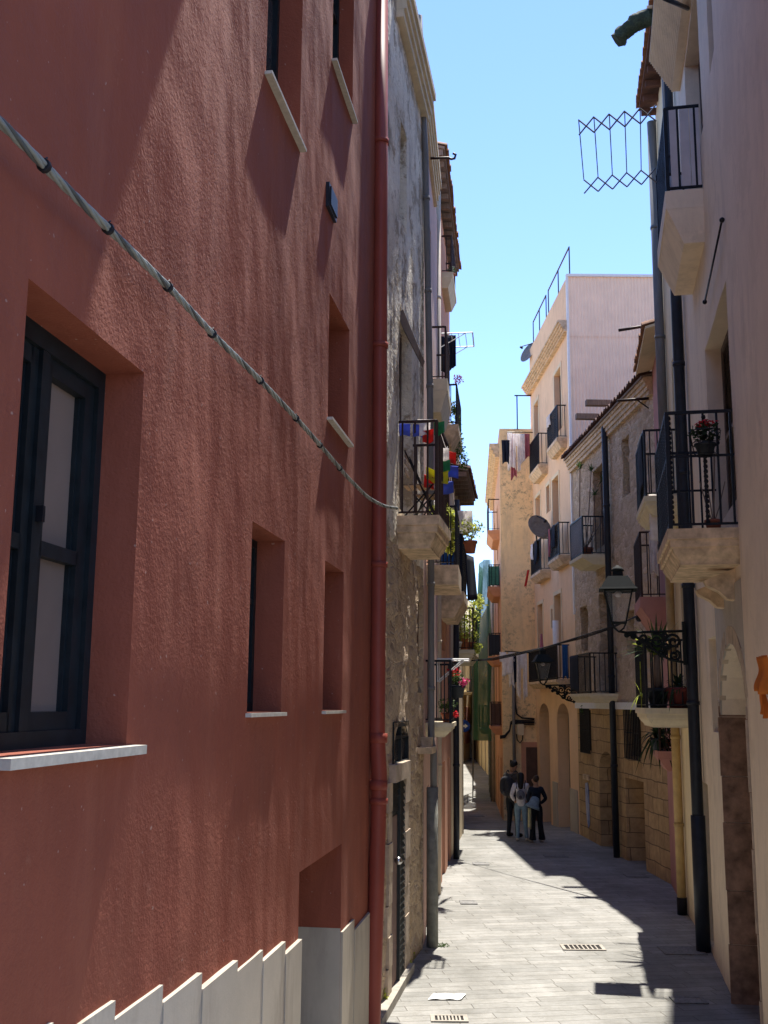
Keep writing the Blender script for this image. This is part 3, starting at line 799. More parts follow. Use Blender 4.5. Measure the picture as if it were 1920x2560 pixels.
# twisted cable bundle slung along the red wall
def cable_bundle():
    pts = [(-60, 250), (0, 300), (110, 415), (190, 495), (270, 570), (340, 640), (420, 715), (530, 835), (640, 940), (740, 1045), (815, 1130), (870, 1195), (920, 1245), (960, 1266), (993, 1271)]
    P = []
    for i, (x, y) in enumerate(pts):
        w = .13
        if x > 930:
            u_ = RU(12.2) + (x - 930) * .02; u2, v2 = FR.at(x, y, .2); P.append(FR(u2, v2, .2))
        else:
            u_, v_ = FR.at(x, y, w); P.append(FR(u_, v_, w))
    # resample
    Q = []
    for a, b in zip(P, P[1:]):
        k = max(2, int((b - a).length / .05)); Q += [a + (b - a) * i / k for i in range(k)]
    Q.append(P[-1])
    for _ in range(25): Q = [Q[0]] + [(Q[i - 1] + Q[i] * 2 + Q[i + 1]) / 4 for i in range(1, len(Q) - 1)] + [Q[-1]]
    t = thing('cable_bundle', 'thick twisted bundle of pale electric cables slung diagonally along the red wall', 'cable', Q[len(Q) // 2])
    for k in range(4):
        pp = []; L = 0
        for i, q in enumerate(Q):
            if i: L += (q - Q[i - 1]).length
            tdir = (Q[min(i + 1, len(Q) - 1)] - Q[max(i - 1, 0)]).normalized(); a = tdir.orthogonal().normalized(); n_ = Vector((FR.N.x, FR.N.y, 0)); a = (n_ - tdir * n_.dot(tdir)).normalized(); b = tdir.cross(a)
            an = L * 13 + k * math.pi / 2
            pp.append(q + (a * math.cos(an) + b * math.sin(an)) * .0105)
        MB().tube(pp, .0088, 7).build('strand', M['cable'] if k != 2 else M['greycable'], t)
    for x, y in ((112, 417), (272, 572), (420, 715), (530, 835), (650, 952), (740, 1045), (800, 1113), (850, 1172)):
        u_, v_ = FR.at(x, y, .13); p = min(Q, key=lambda q: (q - FR(u_, v_, .13)).length)
        base = p - Vector((FR.N.x, FR.N.y, 0)) * .14 + Vector((0, 0, -.02))
        m = MB()
        k_ = Q.index(p); dr_ = (Q[min(k_ + 1, len(Q) - 1)] - Q[max(0, k_ - 1)]).normalized()
        m.tube([p - dr_ * .012, p + dr_ * .012], .026, 10); m.tube([p + Vector((0, 0, .026)), p + Vector((0, 0, .042)) + dr_ * .02], .004, 4)
        m.build('cable_tie', M['blackcable'], t)
cable_bundle()

# ============================================================ LEFT: OLD STONE HOUSE
FS = Frame((-.115, 12.21), (.62, 16.5), 'L')
st = thing('stone_house', 'old house of crumbling rubble stone and grey plaster next to the red house', 'house', (FS.A.x, FS.A.y, 0))
def spt(px, py): return FS.at(px, py)
du0, du1 = FS.u(978, 2200), FS.u(1010, 2200)
SO = dict(
    door=(du0, du1, -.3, FS.v(995, 1945), .03),
    fan=(FS.u(985, 1900), FS.u(1022, 1900), FS.v(1000, 1915), FS.v(1005, 1805), .06, .35),
    up=(FS.u(1002, 1000), FS.u(1034, 1000), 6.08, FS.v(1010, 780), .22),
    top=(FS.u(1003, 450), FS.u(1020, 450), FS.v(1010, 560), FS.v(1010, 315), .25),
    slit=(FS.u(1047, 1600), FS.u(1060, 1600), FS.v(1053, 1732), FS.v(1053, 1505), .08),
)
def st_disp(u, v):
    k = 1.0 if v < 6 else .5
    a = .05 * nz(u * 1.1, v * .7, 5) + .035 * nz(u * 3, v * 1.8, 9) + k * (.035 * nz(u * 7, v * 5, 1) + .02 * nz(u * 15, v * 11, 4))
    if v > 5.6: a = .035 * nz(u * 1.5, v * .35, 5) + .03 * nz(u * 4.5, v * .7, 9) + .012 * nz(u * 11, v * 3, 1) + .012 * nz(u * 20, v * 9, 1)
    a *= .62 if v > 5.6 else .75
    near = min(1, max(0, (abs(u - (du0 + du1) / 2) - .35) / .4)) if v < 4.2 else 1
    return min(.015, a * near - .02)
HS = 13.7
# the plaster above, rubble below: two skins of one house
wall(FS, st, M['rubble'], -1.0, 5.55, [SO['door'], SO['fan'], SO['slit']], step=.05, disp=st_disp, back=6, top=False)
wall(FS, st, M['oldplaster'], 5.55, HS, [SO['up'], SO['top']], step=.06, disp=st_disp, back=6)
# shutter door
def st_door():
    a, b, c, e, d = SO['door']; w = -d
    k = a + (b - a) * .5
    dr = MB().box(FS, a - .02, k, c, e - .45, w - .03, w + .02)
    dr = dr.build('door', M['door_wood'], st)
    MB().ball(FS(a + (k - a) * .6, FS.v(985, 2155), w + .07), .05).build('handle', M['steel'], dr)
    m = MB().box(FS, k, b + .02, c, e, w - .03, w + .01).box(FS, a - .02, k, e - .45, e, w - .03, w + .012)
    n = int((e - c) / .085)
    for i in range(n):
        y = c + .085 * i
        m.add([FS(k + .03, y, w + .045), FS(b, y, w + .045), FS(b, y + .075, w + .012), FS(k + .03, y + .075, w + .012)], [(0, 1, 2, 3)])
        if y > e - .45: m.add([FS(a, y, w + .045), FS(k, y, w + .045), FS(k, y + .075, w + .014), FS(a, y + .075, w + .014)], [(0, 1, 2, 3)])
    m.box(FS, k - .012, k + .02, c, e, w, w + .06)
    m.build('shutter', M['shutter'], st)
st_door()
inset(FS, st, SO['fan'], 'glass')
inset(FS, st, SO['slit'], 'infill'); inset(FS, st, SO['top'], 'dark', mat=M['greyshut']); inset(FS, st, SO['up'], 'shutter', mat=M['greyshut'])
# stone lintel and ledge, dressed stone jambs
v0, v1 = FS.v(1000, 1945), FS.v(1000, 1905)
MB().box(FS, du0 - .1, du1 + .1, v0 - .01, v1, -.05, .07).build('lintel', M['pinkstone'], st)
for s_ in (0, 1):
    for i in range(8):
        h0 = -.3 + i * (v0 + .3) / 8; m = MB()
        if s_: m.box(FS, du1 + .005, du1 + .34 + .1 * (i % 2), h0 + .004, h0 + (v0 + .3) / 8 - .004, -.1, .012 + .006 * (i % 3))
        else: m.box(FS, du0 - .25 - .06 * (i % 2), du0 - .005, h0 + .004, h0 + (v0 + .3) / 8 - .004, -.1, .01 + .006 * (i % 3))
        m.build('jamb_stone', M['pinkstone'], st)
uL = FS.u(1050, 1880); wL, vL = FS.pt(1083, 1868, uL)
wL = min(max(wL, .15), .4)
MB().box(FS, uL - .2, uL + .35, vL - .09, vL, -.05, wL).box(FS, uL + .05, uL + .22, vL, vL + .14, wL - .2, wL - .03).build('ledge', M['balc_stone'], st)
cornice(FS, st, FS.u_y(13.7), FS.L, 13.55, .2, M['cream_pl'], .5)
# slanted wooden awning board over the upper window
u, v = FS.at(1010, 800)
u = FS.u(1004, 800); wa, va = FS.pt(1010, 778, u); wb, vb = FS.pt(1050, 876, u)
MB().prism(lambda a, b, c: FS(u + c, b, a), [(-.02, va), (.02, va + .03), (wb, vb), (wb - .03, vb - .09), (-.02, va - .16)], 0, .5).build('awning_board', M['greyshut'], st)
# door step
stp = MB()
k = 14
for i in range(k):
    pass
ga, gb = ground(955, 2575), ground(1036, 2430)
d = (gb - ga).normalized(); n_ = Vector((d.y, -d.x))
def KP(a, b, c): q = ga + d * a - n_ * c; return Vector((q.x, q.y, b))
MB().box(KP, 0, (gb - ga).length, -.1, .11, 0, .45).build('door_step', M['kerb'], st)
# downpipe with cast iron foot
ug = FS.L + .02
def pp(F, px, py, u): w, v = F.pt(px, py, u); return (u, v, w)
pipe(FS, st, [pp(FS, 1048, 40, ug - .3), pp(FS, 1064, 400, ug - .1), pp(FS, 1075, 1000, ug), pp(FS, 1078, 1500, ug), pp(FS, 1078, 1850, ug), pp(FS, 1084, 1880, ug), pp(FS, 1084, 1990, ug)], .052, M['grey_pipe'], 'downpipe', 1.7)
w, v = FS.pt(1081, 1968, ug)
foot = MB().tube([FS(ug, -.05, w), FS(ug, v, w)], .085, 16)
foot.build('pipe_foot', M['cast_pipe'], st)

def balc(F, parent, y0, y1, out, ytop, yrail, mat, th=.28, style='mould', rmat=None, gap=.12, mid=False, r=.009, bar=True, wmin=.25, wmax=1.3):
    """out: pixel of the near outer corner on top of the slab; ytop its y; yrail: y of the rail above it."""
    u0, u1 = F.u_y(y0), F.u_y(y1)
    w, v = F.pt(out, ytop, u0); w = min(max(w, wmin), wmax)
    vr = F.pt(out, yrail, u0)[1]
    b = slab(F, parent, u0, u1, v, w, mat, th, style)
    if bar: railing(F, b, u0, u1, v, w, vr - v, rmat, gap, r, mid=mid)
    return dict(u0=u0, u1=u1, v=v, w=w, vr=vr, F=F, b=b)
B1 = balc(FS, st, 13.95, 15.35, 1098, 1287, 1050, M['balc_stone'], .42, 'mould', M['rust_iron'], .16, r=.012)

# things on that balcony: two folding chairs, a slatted bench, flags, a plant
def folding_chair(P, label, mat):
    t = thing('folding_chair', label, 'chair', P(0, 0, 0), 'folding chairs on the stone balcony')
    s_ = MB()
    for i in range(5): s_.box(P, -.2, .2, .05 + i * .08 - .2, .05 + i * .08 - .14, .44, .455)
    s_.build('seat', mat, t)
    bk = MB()
    for z in (.62, .74, .84): bk.box(P, -.2, .2, .2, .215, z, z + .06)
    bk.build('backrest', mat, t)
    for sx in (-.21, .21):
        MB().bar(P(sx, -.2, 0), P(sx, .21, .92), .011).build('leg', M['iron'], t)
        MB().bar(P(sx, .22, 0), P(sx, -.18, .45), .011).build('leg', M['iron'], t)
    return t
def onb(B, fu, fw, dz=0.0):
    return B['F'](B['u0'] + (B['u1'] - B['u0']) * fu, B['v'] + dz, B['w'] * fw)
aS = math.atan2(FS.U.y, FS.U.x)
folding_chair(loc_frame(onb(B1, .25, .5), aS), 'folding slatted chair on the near end of the stone balcony, behind the rail', M['wood'])
folding_chair(loc_frame(onb(B1, .75, .5), aS + 3.1), 'folding slatted chair at the far end of the stone balcony', M['wood'])
def flag_string():
    F = FS; u0, u1 = B1['u0'] + .05, B1['u1'] - .05; w = B1['w'] - .04; v = B1['vr']
    t = thing('prayer_flags', 'string of blue, white, red, green and yellow flags tied along the stone balcony rail', 'flags', F(u0, v, w))
    path = [F(u0, v + .03, .25), F(u0, v + .02, w), F((u0 + u1) / 2, v - .25, w + .06), F(u1, v - .02, w), F(u1, v - .9, w + .1)]
    MB().tube(path, .004, 4).build('cord', M['white_cl'], t)
    cols = ['flagblue', 'white_cl', 'red_cl', 'green_cl', 'yellow_cl']
    spots = [(1012, 1060, .25, 0), (1062, 1058, .0, 1), (1070, 1075, 0, 2), (1098, 1055, .0, 3), (1110, 1120, .5, 1), (1128, 1130, .6, 2), (1132, 1165, .7, 0), (1108, 1180, .5, 4), (1120, 1205, .6, 0), (1112, 1150, .55, 3), (1072, 1190, .1, 2), (1078, 1172, .1, 4), (1046, 1062, 0, 0)]
    for i, (px, py, fu, c) in enumerate(spots):
        u_ = u0 + (u1 - u0) * fu; w_, v_ = F.pt(px, py, u_)
        o = F(u_, v_, w_); an = random.uniform(-.5, .5)
        def Q(a, b, cc, o=o, an=an): return Vector((o.x + a * math.cos(an), o.y + a * math.sin(an) - cc, o.z + b + a * .25 * math.sin(i)))
        cloth('flag', None, Q, .15, .17, M[cols[c]], folds=.7, amp=.03, parent=t)
flag_string()
potted('potted_plant', 'yellow green leafy plant at the foot of the stone balcony railing', onb(B1, .85, .75), .09, .16, M['darkpot'], 'bush', .16, M['leaf_y'], seed=4)

# ============================================================ LEFT: PINKISH HOUSE
F2 = Frame((.62, 16.5), (1.14, 21.7), 'L')
h2 = thing('pink_house', 'narrow pale pink house with cream downpipe beside the stone house', 'house', (F2.A.x, F2.A.y, 0))
O2 = [(F2.u_y(17.6), F2.u_y(18.5), 3.3, 5.3, .18), (F2.u_y(17.6), F2.u_y(18.5), 6.8, 8.8, .18), (F2.u_y(17.7), F2.u_y(18.5), 10.2, 12, .18), (F2.u_y(17.2), F2.u_y(18.1), -.1, 2.2, .18), (F2.u_y(19.9), F2.u_y(20.7), 7, 9, .18), (F2.u_y(19.4), F2.u_y(20.3), -.1, 2.2, .18)]
wall(F2, h2, M['pink_pl'], -1, 13.4, O2, back=6)
for o in O2[:3] + O2[4:5]: inset(F2, h2, o, 'shutter', mat=M['brownshut'])
for o in (O2[3], O2[5]): inset(F2, h2, o, 'door', mat=M['door_wood'])
cornice(F2, h2, 0, F2.u_y(19.6), 13.55, .15, M['cream_pl'], .5)
u9 = F2.u_y(20.9)
pipe(F2, h2, [pp(F2, 1094, 480, u9), pp(F2, 1095, 1300, u9), pp(F2, 1096, 1900, u9), (u9, 0, F2.pt(1094, 2225, u9)[0])], .065, M['cream_pipe'], collars=2.4)
b2a = balc(F2, h2, 17.0, 18.7, 1132, 1808, 1652, M['balc_cream'], .22, 'mould', M['iron'], .11)
b2b = balc(F2, h2, 17.2, 18.9, 1146, 1412, 1265, M['balc_stone'], .32, 'plain', M['iron'], .11)
b2c = balc(F2, h2, 18.9, 20.6, 1119, 946, 815, M['balc_cream'], .62, 'taper', M['rust_iron'], .13)
# ============================================================ LEFT: SALMON HOUSE
F3 = Frame((1.14, 21.7), (1.62, 25.8), 'L')
h3 = thing('salmon_house', 'salmon and olive house with striped tile eave and dark downpipe on the left side', 'house', (F3.A.x, F3.A.y, 0))
O3 = [(F3.u_y(22.4), F3.u_y(23.4), -.1, 2.3, .18), (F3.u_y(22.5), F3.u_y(23.5), 4.6, 6.6, .18), (F3.u_y(22.5), F3.u_y(23.5), 8.2, 10, .18), (F3.u_y(24.3), F3.u_y(25.1), 4, 6, .18), (F3.u_y(24.3), F3.u_y(25.1), -.1, 2.3, .18)]
wall(F3, h3, M['salmon_pl'], -1, 14.3, O3, back=6)
for i, o in enumerate(O3): inset(F3, h3, o, 'door' if i in (0, 4) else 'shutter', mat=M['brownshut'])
tiled_eave(F3, h3, -2.0, F3.L + .1, 14.42, .3, M['tile'], M['wood'])
u9 = F3.L - .25
pipe(F3, h3, [pp(F3, 1142, 1250, u9), pp(F3, 1140, 1700, u9), pp(F3, 1141, 2000, u9), (u9, 0, F3.pt(1141, 2145, u9)[0])], .07, M['blue_pipe'], collars=2.4)
b3a = balc(F3, h3, 22.2, 24.2, 1160, 1478, 1335, M['balc_stone'], .55, 'taper', M['iron'], .11)
b3b = balc(F3, h3, 22.6, 24.2, 1120, 680, 588, M['balc_cream'], .35, 'taper', M['rust_iron'], .13)
b3c = balc(F3, h3, 22.0, 24.0, 1146, 1060, 960, M['balc_stone'], .4, 'taper', M['iron'], .12)
# ============================================================ LEFT: CREAM HOUSE WITH ARCH
F4 = Frame((1.62, 25.8), (2.2, 30.2), 'L')
h4 = thing('cream_house', 'cream house with an arched doorway at the end of the left row', 'house', (F4.A.x, F4.A.y, 0))
O4 = [(F4.u_y(27.4), F4.u_y(29.0), -.1, 3.4, .25, .8), (F4.u_y(27.6), F4.u_y(28.6), 5.0, 7.1, .2), (F4.u_y(27.6), F4.u_y(28.6), 8.4, 10.3, .2)]
HE4 = F4.pt(1172, 1215, F4.u_y(28))[1]
print('HE4', HE4)
wall(F4, h4, M['cream_pl'], -1, HE4 - .1, O4, back=6)
inset(F4, h4, O4[0], 'door', mat=M['door_wood']); inset(F4, h4, O4[1], 'shutter', mat=M['brownshut']); inset(F4, h4, O4[2], 'shutter', mat=M['brownshut'])
tiled_eave(F4, h4, 0, F4.L - .4, HE4, .5, M['tile_dark'], M['wood'])
b4a = balc(F4, h4, 26.9, 29.2, 1186, 1624, 1520, M['balc_cream'], .33, 'mould', M['iron'], .11)
# far left end of the lane, where it bends
F5 = Frame((2.25, 30.4), (6.0, 84), 'L')
h5 = thing('far_row_house', 'long plain ochre row closing the left side beyond the cream house', 'house', (F5.A.x, F5.A.y, 0))
O5 = [(F5.L - 8 * k - 3, F5.L - 8 * k - 1.8, z, z + 2.1, .2) for k in range(3) for z in (2.6, 5.8)]
wall(F5, h5, M['cream_pl'], -3, 8.2, O5, back=5)
for o in O5: inset(F5, h5, o, 'shutter', mat=M['brownshut'])
F6 = Frame((6.0, 84), (9.6, 105), 'L')
h6 = thing('end_house', 'sunlit yellow end house with a dark red ground floor where the lane bends', 'house', (F6.A.x, F6.A.y, -1))
O6 = [(2.5, 4.5, 4.6, 7.2, .25), (8, 10, 4.6, 7.2, .25), (13, 15, 4.6, 7.2, .25), (2.5, 4.5, 8.6, 10.8, .25), (8, 10, 8.6, 10.8, .25), (8, 10.2, -1.2, 1.8, .3)]
wall(F6, h6, M['yell_pl'], -3, 12.2, O6, back=6)
for o in O6: inset(F6, h6, o, 'shutter', mat=M['brownshut'])
MB().box(F6, 3.2, 7.6, -.6 + .9, 3.2, -.02, .03).build('painted_panel', M['rose_pl'], h6)
slab(F6, h6, 1.5, 5.5, 4.4, .8, M['balc_cream'], .25); railing(F6, h6, 1.5, 5.5, 4.4, .8, 1.0, gap=.2, r=.015)

# ============================================================ RIGHT: BEIGE HOUSE
K1 = .198
F1 = Frame((4.28 - K1 * 8.84, 5.0), (4.28 + K1 * 2.76, 16.6), 'R')
h1 = thing('beige_house', 'tall beige house with stone portal and two balconies, nearest on the right', 'house', (F1.A.x, F1.A.y, 0))
O1 = dict(
    portal=(F1.u(1905, 2400), F1.u(1834, 2420), -.6, F1.v(1845, 1600), .42, .9),
    bal1=(F1.u(1838, 1150), F1.u(1775, 1150), F1.v(1800, 1310), F1.v(1815, 700), .24),
    bal2=(F1.u(1752, 200), F1.u(1712, 200), F1.v(1735, 440), F1.v(1725, 60), .24),
    low=(F1.u(1793, 1700), F1.u(1776, 1700), F1.v(1785, 1830), F1.v(1785, 1590), .2),
    side=(F1.u(1779, 2200), F1.u(1766, 2200), .1, F1.v(1772, 1965), .15),
    up2=(F1.u(1800, 100), F1.u(1770, 100), F1.v(1785, 130), F1.v(1785, -200), .12),
)
for k in list(O1):
    o = O1[k]
    if o[1] - o[0] < .25: O1[k] = (o[0] - .2, o[1] + .1) + o[2:]
def b_disp(u, v): return .012 * nz(u * .8, v * .5, 3) + .006 * nz(u * 2.5, v * 2, 8)
wall(F1, h1, M['beige_pl'], -1, 16.2, list(O1.values()), back=7, step=.14, disp=b_disp)
inset(F1, h1, O1['portal'], 'door', mat=M['brownshut']); inset(F1, h1, O1['bal1'], 'shutter', mat=M['greyshut']); inset(F1, h1, O1['bal2'], 'shutter', mat=M['greyshut'])
inset(F1, h1, O1['low'], 'shutter', mat=M['greyshut']); inset(F1, h1, O1['side'], 'dark', mat=M['greydoor']); inset(F1, h1, O1['up2'], 'shutter', mat=M['brownshut'])
def portal():
    a, b, c, e, d, ar = O1['portal']; top = F1.v(1835, 1765)
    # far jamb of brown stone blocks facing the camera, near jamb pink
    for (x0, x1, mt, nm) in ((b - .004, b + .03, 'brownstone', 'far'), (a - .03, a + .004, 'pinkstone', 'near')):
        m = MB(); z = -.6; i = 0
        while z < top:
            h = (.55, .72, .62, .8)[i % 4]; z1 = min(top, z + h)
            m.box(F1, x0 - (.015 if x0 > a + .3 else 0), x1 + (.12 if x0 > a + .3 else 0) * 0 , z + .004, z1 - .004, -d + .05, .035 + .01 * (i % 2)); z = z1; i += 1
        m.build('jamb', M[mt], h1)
    # arch ring
    m = MB(); k = 12; cx = (a + b) / 2; hw = (b - a) / 2; sp = e - ar
    for i in range(k):
        t0, t1 = math.pi * i / k + .012, math.pi * (i + 1) / k - .012
        q = [(cx - (hw + o) * math.cos(t), sp + (ar + o) * math.sin(t)) for t, o in ((t0, 0), (t1, 0), (t1, .2), (t0, .2))]
        m.prism(F1, q, -.05, .02 + .004 * (i % 2))
    m.build('arch', M['pinkstone'], h1)
portal()
# weathered grey render around the portal
m = MB()
a, b = O1['portal'][0] - .02, F1.u(1793, 1600)
wall(F1, h1, plaster('portal_grey_render', (.46, .42, .37, 1), .15, (.25, .22, .19, 1), .7, .6, .6, 30, .01), -1, F1.v(1850, 1450), [O1['portal'][:4] + (.02, .9)], u0=a, u1=b, closed=False, back=.0, step=.14, disp=b_disp, name='render_patch', w=.016, top=False)
MB().box(F1, 0, a - .03, -1, 16.1, 0, .022).build('render_coat', M['beige_pl'], h1)
yb = F1(F1.u(1850, 1318), 0).y
RB1 = balc(F1, h1, yb, yb + 2.0, 1668, 1322, 1031, M['balc_stone'], .37, 'mould', M['iron'], .14, r=.012, mid=True)
print('du', du0, du1, SO['fan']); print('RB1', RB1['w'], RB1['v'], RB1['vr'], RB1['u1'] - RB1['u0'])
# twisted wrought columns on that railing and corbel
F = F1; B = RB1
for fu, fw in ((0, .97), (1, .97), (.0, .45)):
    m = MB(); u_ = B['u0'] + .04 + (B['u1'] - B['u0'] - .08) * fu; w_ = (B['w'] - .04) * fw; k = 22
    for i in range(k):
        z = B['v'] + .05 + (B['vr'] - B['v'] - .08) * i / k; m.ball(F(u_, z + .025, w_), .026, 6, (1, 1, 1.1))
    m.build('twisted_post', M['iron'], B['b'])
m = MB()
for i in range(14):
    u_ = B['u0'] + .08 + (B['u1'] - B['u0'] - .16) * i / 13
    for k in range(16):
        z = B['v'] + .08 + (B['vr'] - B['v'] - .12) * k / 16; m.ball(F(u_, z, B['w'] - .04), .016, 5)
m.build('twisted_bars', M['iron'], B['b'])
for fu in (.3, .8):
    u_ = B['u0'] + (B['u1'] - B['u0']) * fu
    MB().prism(lambda a, b, c: F(u_ + c, b, a), [(-.02, B['v'] - .36), (B['w'] * .45, B['v'] - .5), (B['w'] * .42, B['v'] - .55), (.18, B['v'] - .62), (.1, B['v'] - .7), (-.02, B['v'] - .72)], -.1, .1).build('corbel', M['balc_stone'], B['b'])
u0 = F1.u(1757, 470) ; y2 = (F1.A + F1.U * u0).y
RB2 = balc(F1, h1, y2, y2 + 1.9, 1663, 478, 268, M['beige_pl'], .72, 'taper', M['iron'], .16, r=.014, wmin=.4)
print('RB2', y2, RB2['w'], RB2['v'], RB2['vr'])
B = RB2; m = MB(); h = B['vr'] - B['v']
n = 24
for (x0, x1, fixed) in (('w', None, B['u0'] + .03), ('w', None, B['u1'] - .05), ('u', None, B['w'] - .055)):
    for i in range(3):
        for j in range(n):
            t0 = (i + .06 + .88 * j / n) / 3; t1 = (i + .06 + .88 * (j + .62) / n) / 3; d_ = .006 * (j % 2)
            if x0 == 'w': m.box(F, fixed + d_, fixed + d_ + .008, B['v'] + .06, B['vr'] - .03, (B['w'] - .08) * t0, (B['w'] - .08) * (t0 + .88 / n / 3))
            else:
                L = B['u1'] - B['u0'] - .1; m.box(F, B['u0'] + .05 + L * t0, B['u0'] + .05 + L * (t0 + .88 / n / 3), B['v'] + .06, B['vr'] - .03, fixed + d_, fixed + d_ + .008)
m.build('screen_panel', M['poly'], B['b'])
cornice(F1, h1, F1.u(1700, 230) - 3.2, F1.u(1700, 230), F1.v(1700, 230) + .6, .45, M['beige_pl'], .6, steps=16)
# awning struts, hooks
def rod(F, par, name, a, b, r=.012, mat='iron', w0=.06, w1=.06):
    ua, va = F.at(*a, w0); ub, vb = F.at(*b, w1)
    MB().tube([F(ua, va, w0), F(ub, vb, w1)], r, 6).build(name, M[mat], par)
rod(F1, h1, 'awning_rod', (1805, 550), (1762, 755), .012)
MB().ball(F1(*F1.at(1805, 550, .06), .06), .03).ball(F1(*F1.at(1762, 755, .06), .06), .03).build('rod_end', M['iron'], h1)
rod(F1, h1, 'bracket', (1660, -5), (1722, 22), .03, 'blue_pipe', .5, .02)
u9 = F1.L - .28
P = [pp(F1, 1686, 640, u9), pp(F1, 1696, 860, u9), pp(F1, 1706, 1150, u9), pp(F1, 1726, 1560, u9), pp(F1, 1740, 1900, u9), (u9, 0, F1.pt(1765, 2370, u9)[0])]
wbase = P[-1][2]
P = [(u9, p[1], .11) for p in P]; P[0] = (u9, 15.9, .11); P[-1] = (u9, 0, .11)
pipe(F1, h1, P, .085, M['blue_pipe'], collars=1.9)
MB().tube([F1(u9, 0, .11), F1(u9, 1.9, .11)], .105, 16).build('pipe_foot', M['blue_pipe'], h1)
# orange cloth hung at the right edge
u_, v_ = F1.at(1915, 1640, .12)
def Q(a, b, c): return F1(u_ - a * .9, v_ + b, .14 + c)
cloth('knotted_cloth', 'crumpled orange cloth tied against the beige wall at the right edge', Q, .42, .30, M['orange_cl'], 'cloth', 2.5, .05, .3)
u2_, v2_ = F1.at(1915, 1700, .12)
def Q2(a, b, c): return F1(u2_ - a * .9, v2_ + b, .14 + c)
o2 = cloth('tail', None, Q2, .16, .3, M['orange_cl'], folds=1.5, amp=.03, taper=-.5, parent=None)
o2.parent = bpy.data.objects['knotted_cloth']

# ============================================================ RIGHT: PALE YELLOW HOUSE
F7 = Frame((4.82, 16.62), (5.25, 19.3), 'R')
h7 = thing('pale_yellow_house', 'pale yellow house with yellow downpipe and yucca balcony on the right', 'house', (F7.A.x, F7.A.y, 0))
O7 = [(F7.u_y(16.95), F7.u_y(17.95), .0, 2.45, .12), (F7.u_y(17.3), F7.u_y(18.3), 3.75, 6.0, .2), (F7.u_y(17.3), F7.u_y(18.3), 7.4, 9.5, .2), (F7.u_y(17.3), F7.u_y(18.3), 11, 13, .2)]
wall(F7, h7, M['yell_pl'], -1, 14.9, O7, back=6)
inset(F7, h7, O7[0], 'dark', mat=M['greydoor'])
for o in O7[1:]: inset(F7, h7, o, 'shutter', mat=M['greyshut'])
u9 = F7.u_y(16.98)
MB().box(F7, u9 + .08, u9 + .26, .95, 1.2, -.12 + .005, -.08).box(F7, u9 + .1, u9 + .3, 1.1, 1.13, -.08, -.03).build('door_handle', M['iron'], h7)
tiled_eave(F7, h7, -.9, F7.L - .1, 15.0, .38, M['tile'], M['tile_dark'])
u9 = F7.L - .22
w9 = max(.08, F7.pt(1701, 2280, u9)[0])
dp7 = pipe(F7, h7, [(u9, 0, .1), (u9, 5.9, .1)], .075, M['yellow_pipe'], collars=1.8)
pipe(F7, h7, [(u9, 5.9, .1), (u9, 14.6, .1)], .085, M['grey_pipe'], 'downpipe', 2.2)
MB().tube([F7(u9, 0, .1), F7(u9, .28, .1)], .085, 14).build('pipe_foot', M['iron'], h7)
RB3 = balc(F7, h7, 16.9, 19.0, 1612, 1770, 1600, M['balc_cream'], .3, 'mould', M['iron'], .13, r=.011, wmin=.5)
print('RB3', RB3['w'], RB3['v'], RB3['vr'])
RB3b = balc(F7, h7, 17.2, 19.0, 1610, 1240, 1075, M['balc_cream'], .3, 'mould', M['iron'], .12, r=.01, wmin=.5)
# ============================================================ RIGHT: ROSE HOUSE
F8 = Frame((5.25, 19.3), (5.75, 22.2), 'R')
h8 = thing('rose_house', 'narrow dusty rose house squeezed between yellow and stone fronts', 'house', (F8.A.x, F8.A.y, 0))
O8 = [(F8.u_y(19.7), F8.u_y(20.6), -.1, 2.3, .2), (F8.u_y(20.1), F8.u_y(21.2), 3.2, 5.2, .2), (F8.u_y(20.1), F8.u_y(21.2), 6.3, 8.3, .2), (F8.u_y(20.1), F8.u_y(21.2), 9.5, 11.3, .2)]
HE8 = F8.pt(1591, 925, F8.L - .1)[1]
print('HE8', HE8, F8.pt(1591, 925, F8.L - .1))
wall(F8, h8, M['rose_pl'], -1, HE8 - .1, O8, back=6)
for i, o in enumerate(O8): inset(F8, h8, o, 'door' if i == 0 else 'shutter', mat=M['brownshut'])
RB4 = balc(F8, h8, 20.0, 21.8, 1600, 1492, 1330, M['rose_pl'], .55, 'taper', M['rust_iron'], .14, r=.011, wmin=.4)
RB5 = balc(F8, h8, 19.6, 20.8, 1645, 1878, 1800, M['rose_pl'], .35, 'taper', M['rust_iron'], .14, wmin=.25, wmax=.6)
print('RB4', RB4['w'], RB4['v'], RB4['vr'], 'RB5', RB5['w'], RB5['v'])
tiled_eave(F8, h8, 0, F8.L, HE8, .4, M['tile'], M['cream_pl'], joists=False)
# ============================================================ RIGHT: ROUGH STONE HOUSE
F9 = Frame((5.75, 22.2), (5.42, 30.3), 'R')
h9 = thing('rubble_house', 'two storey house of pale rubble over ashlar ground floor with a sloping tiled roofline', 'house', (F9.A.x, F9.A.y, 0))
VB = F9.v(1500, 1762)       # the white band
print('band', VB, F9.v(1590, 1760), 'eave', F9.at(1415, 1160), F9.at(1605, 940))
def of(a, b, c, d, dep, ar=0, F=F9):
    """opening from near-edge px, far-edge px, top y, bottom y (both at the middle)."""
    mx = (a + b) / 2; u0, u1 = F.u(a, (c + d) / 2), F.u(b, (c + d) / 2)
    return (u0, u1, F.v(mx, d), F.v(mx, c), dep) + ((ar,) if ar else ())
O9g = [of(1478, 1455, 1775, 1877, .15), of(1602, 1566, 1772, 1892, .15), of(1540, 1500, 1880, 2128, .3, .5), of(1612, 1566, 1950, 2150, .5)]
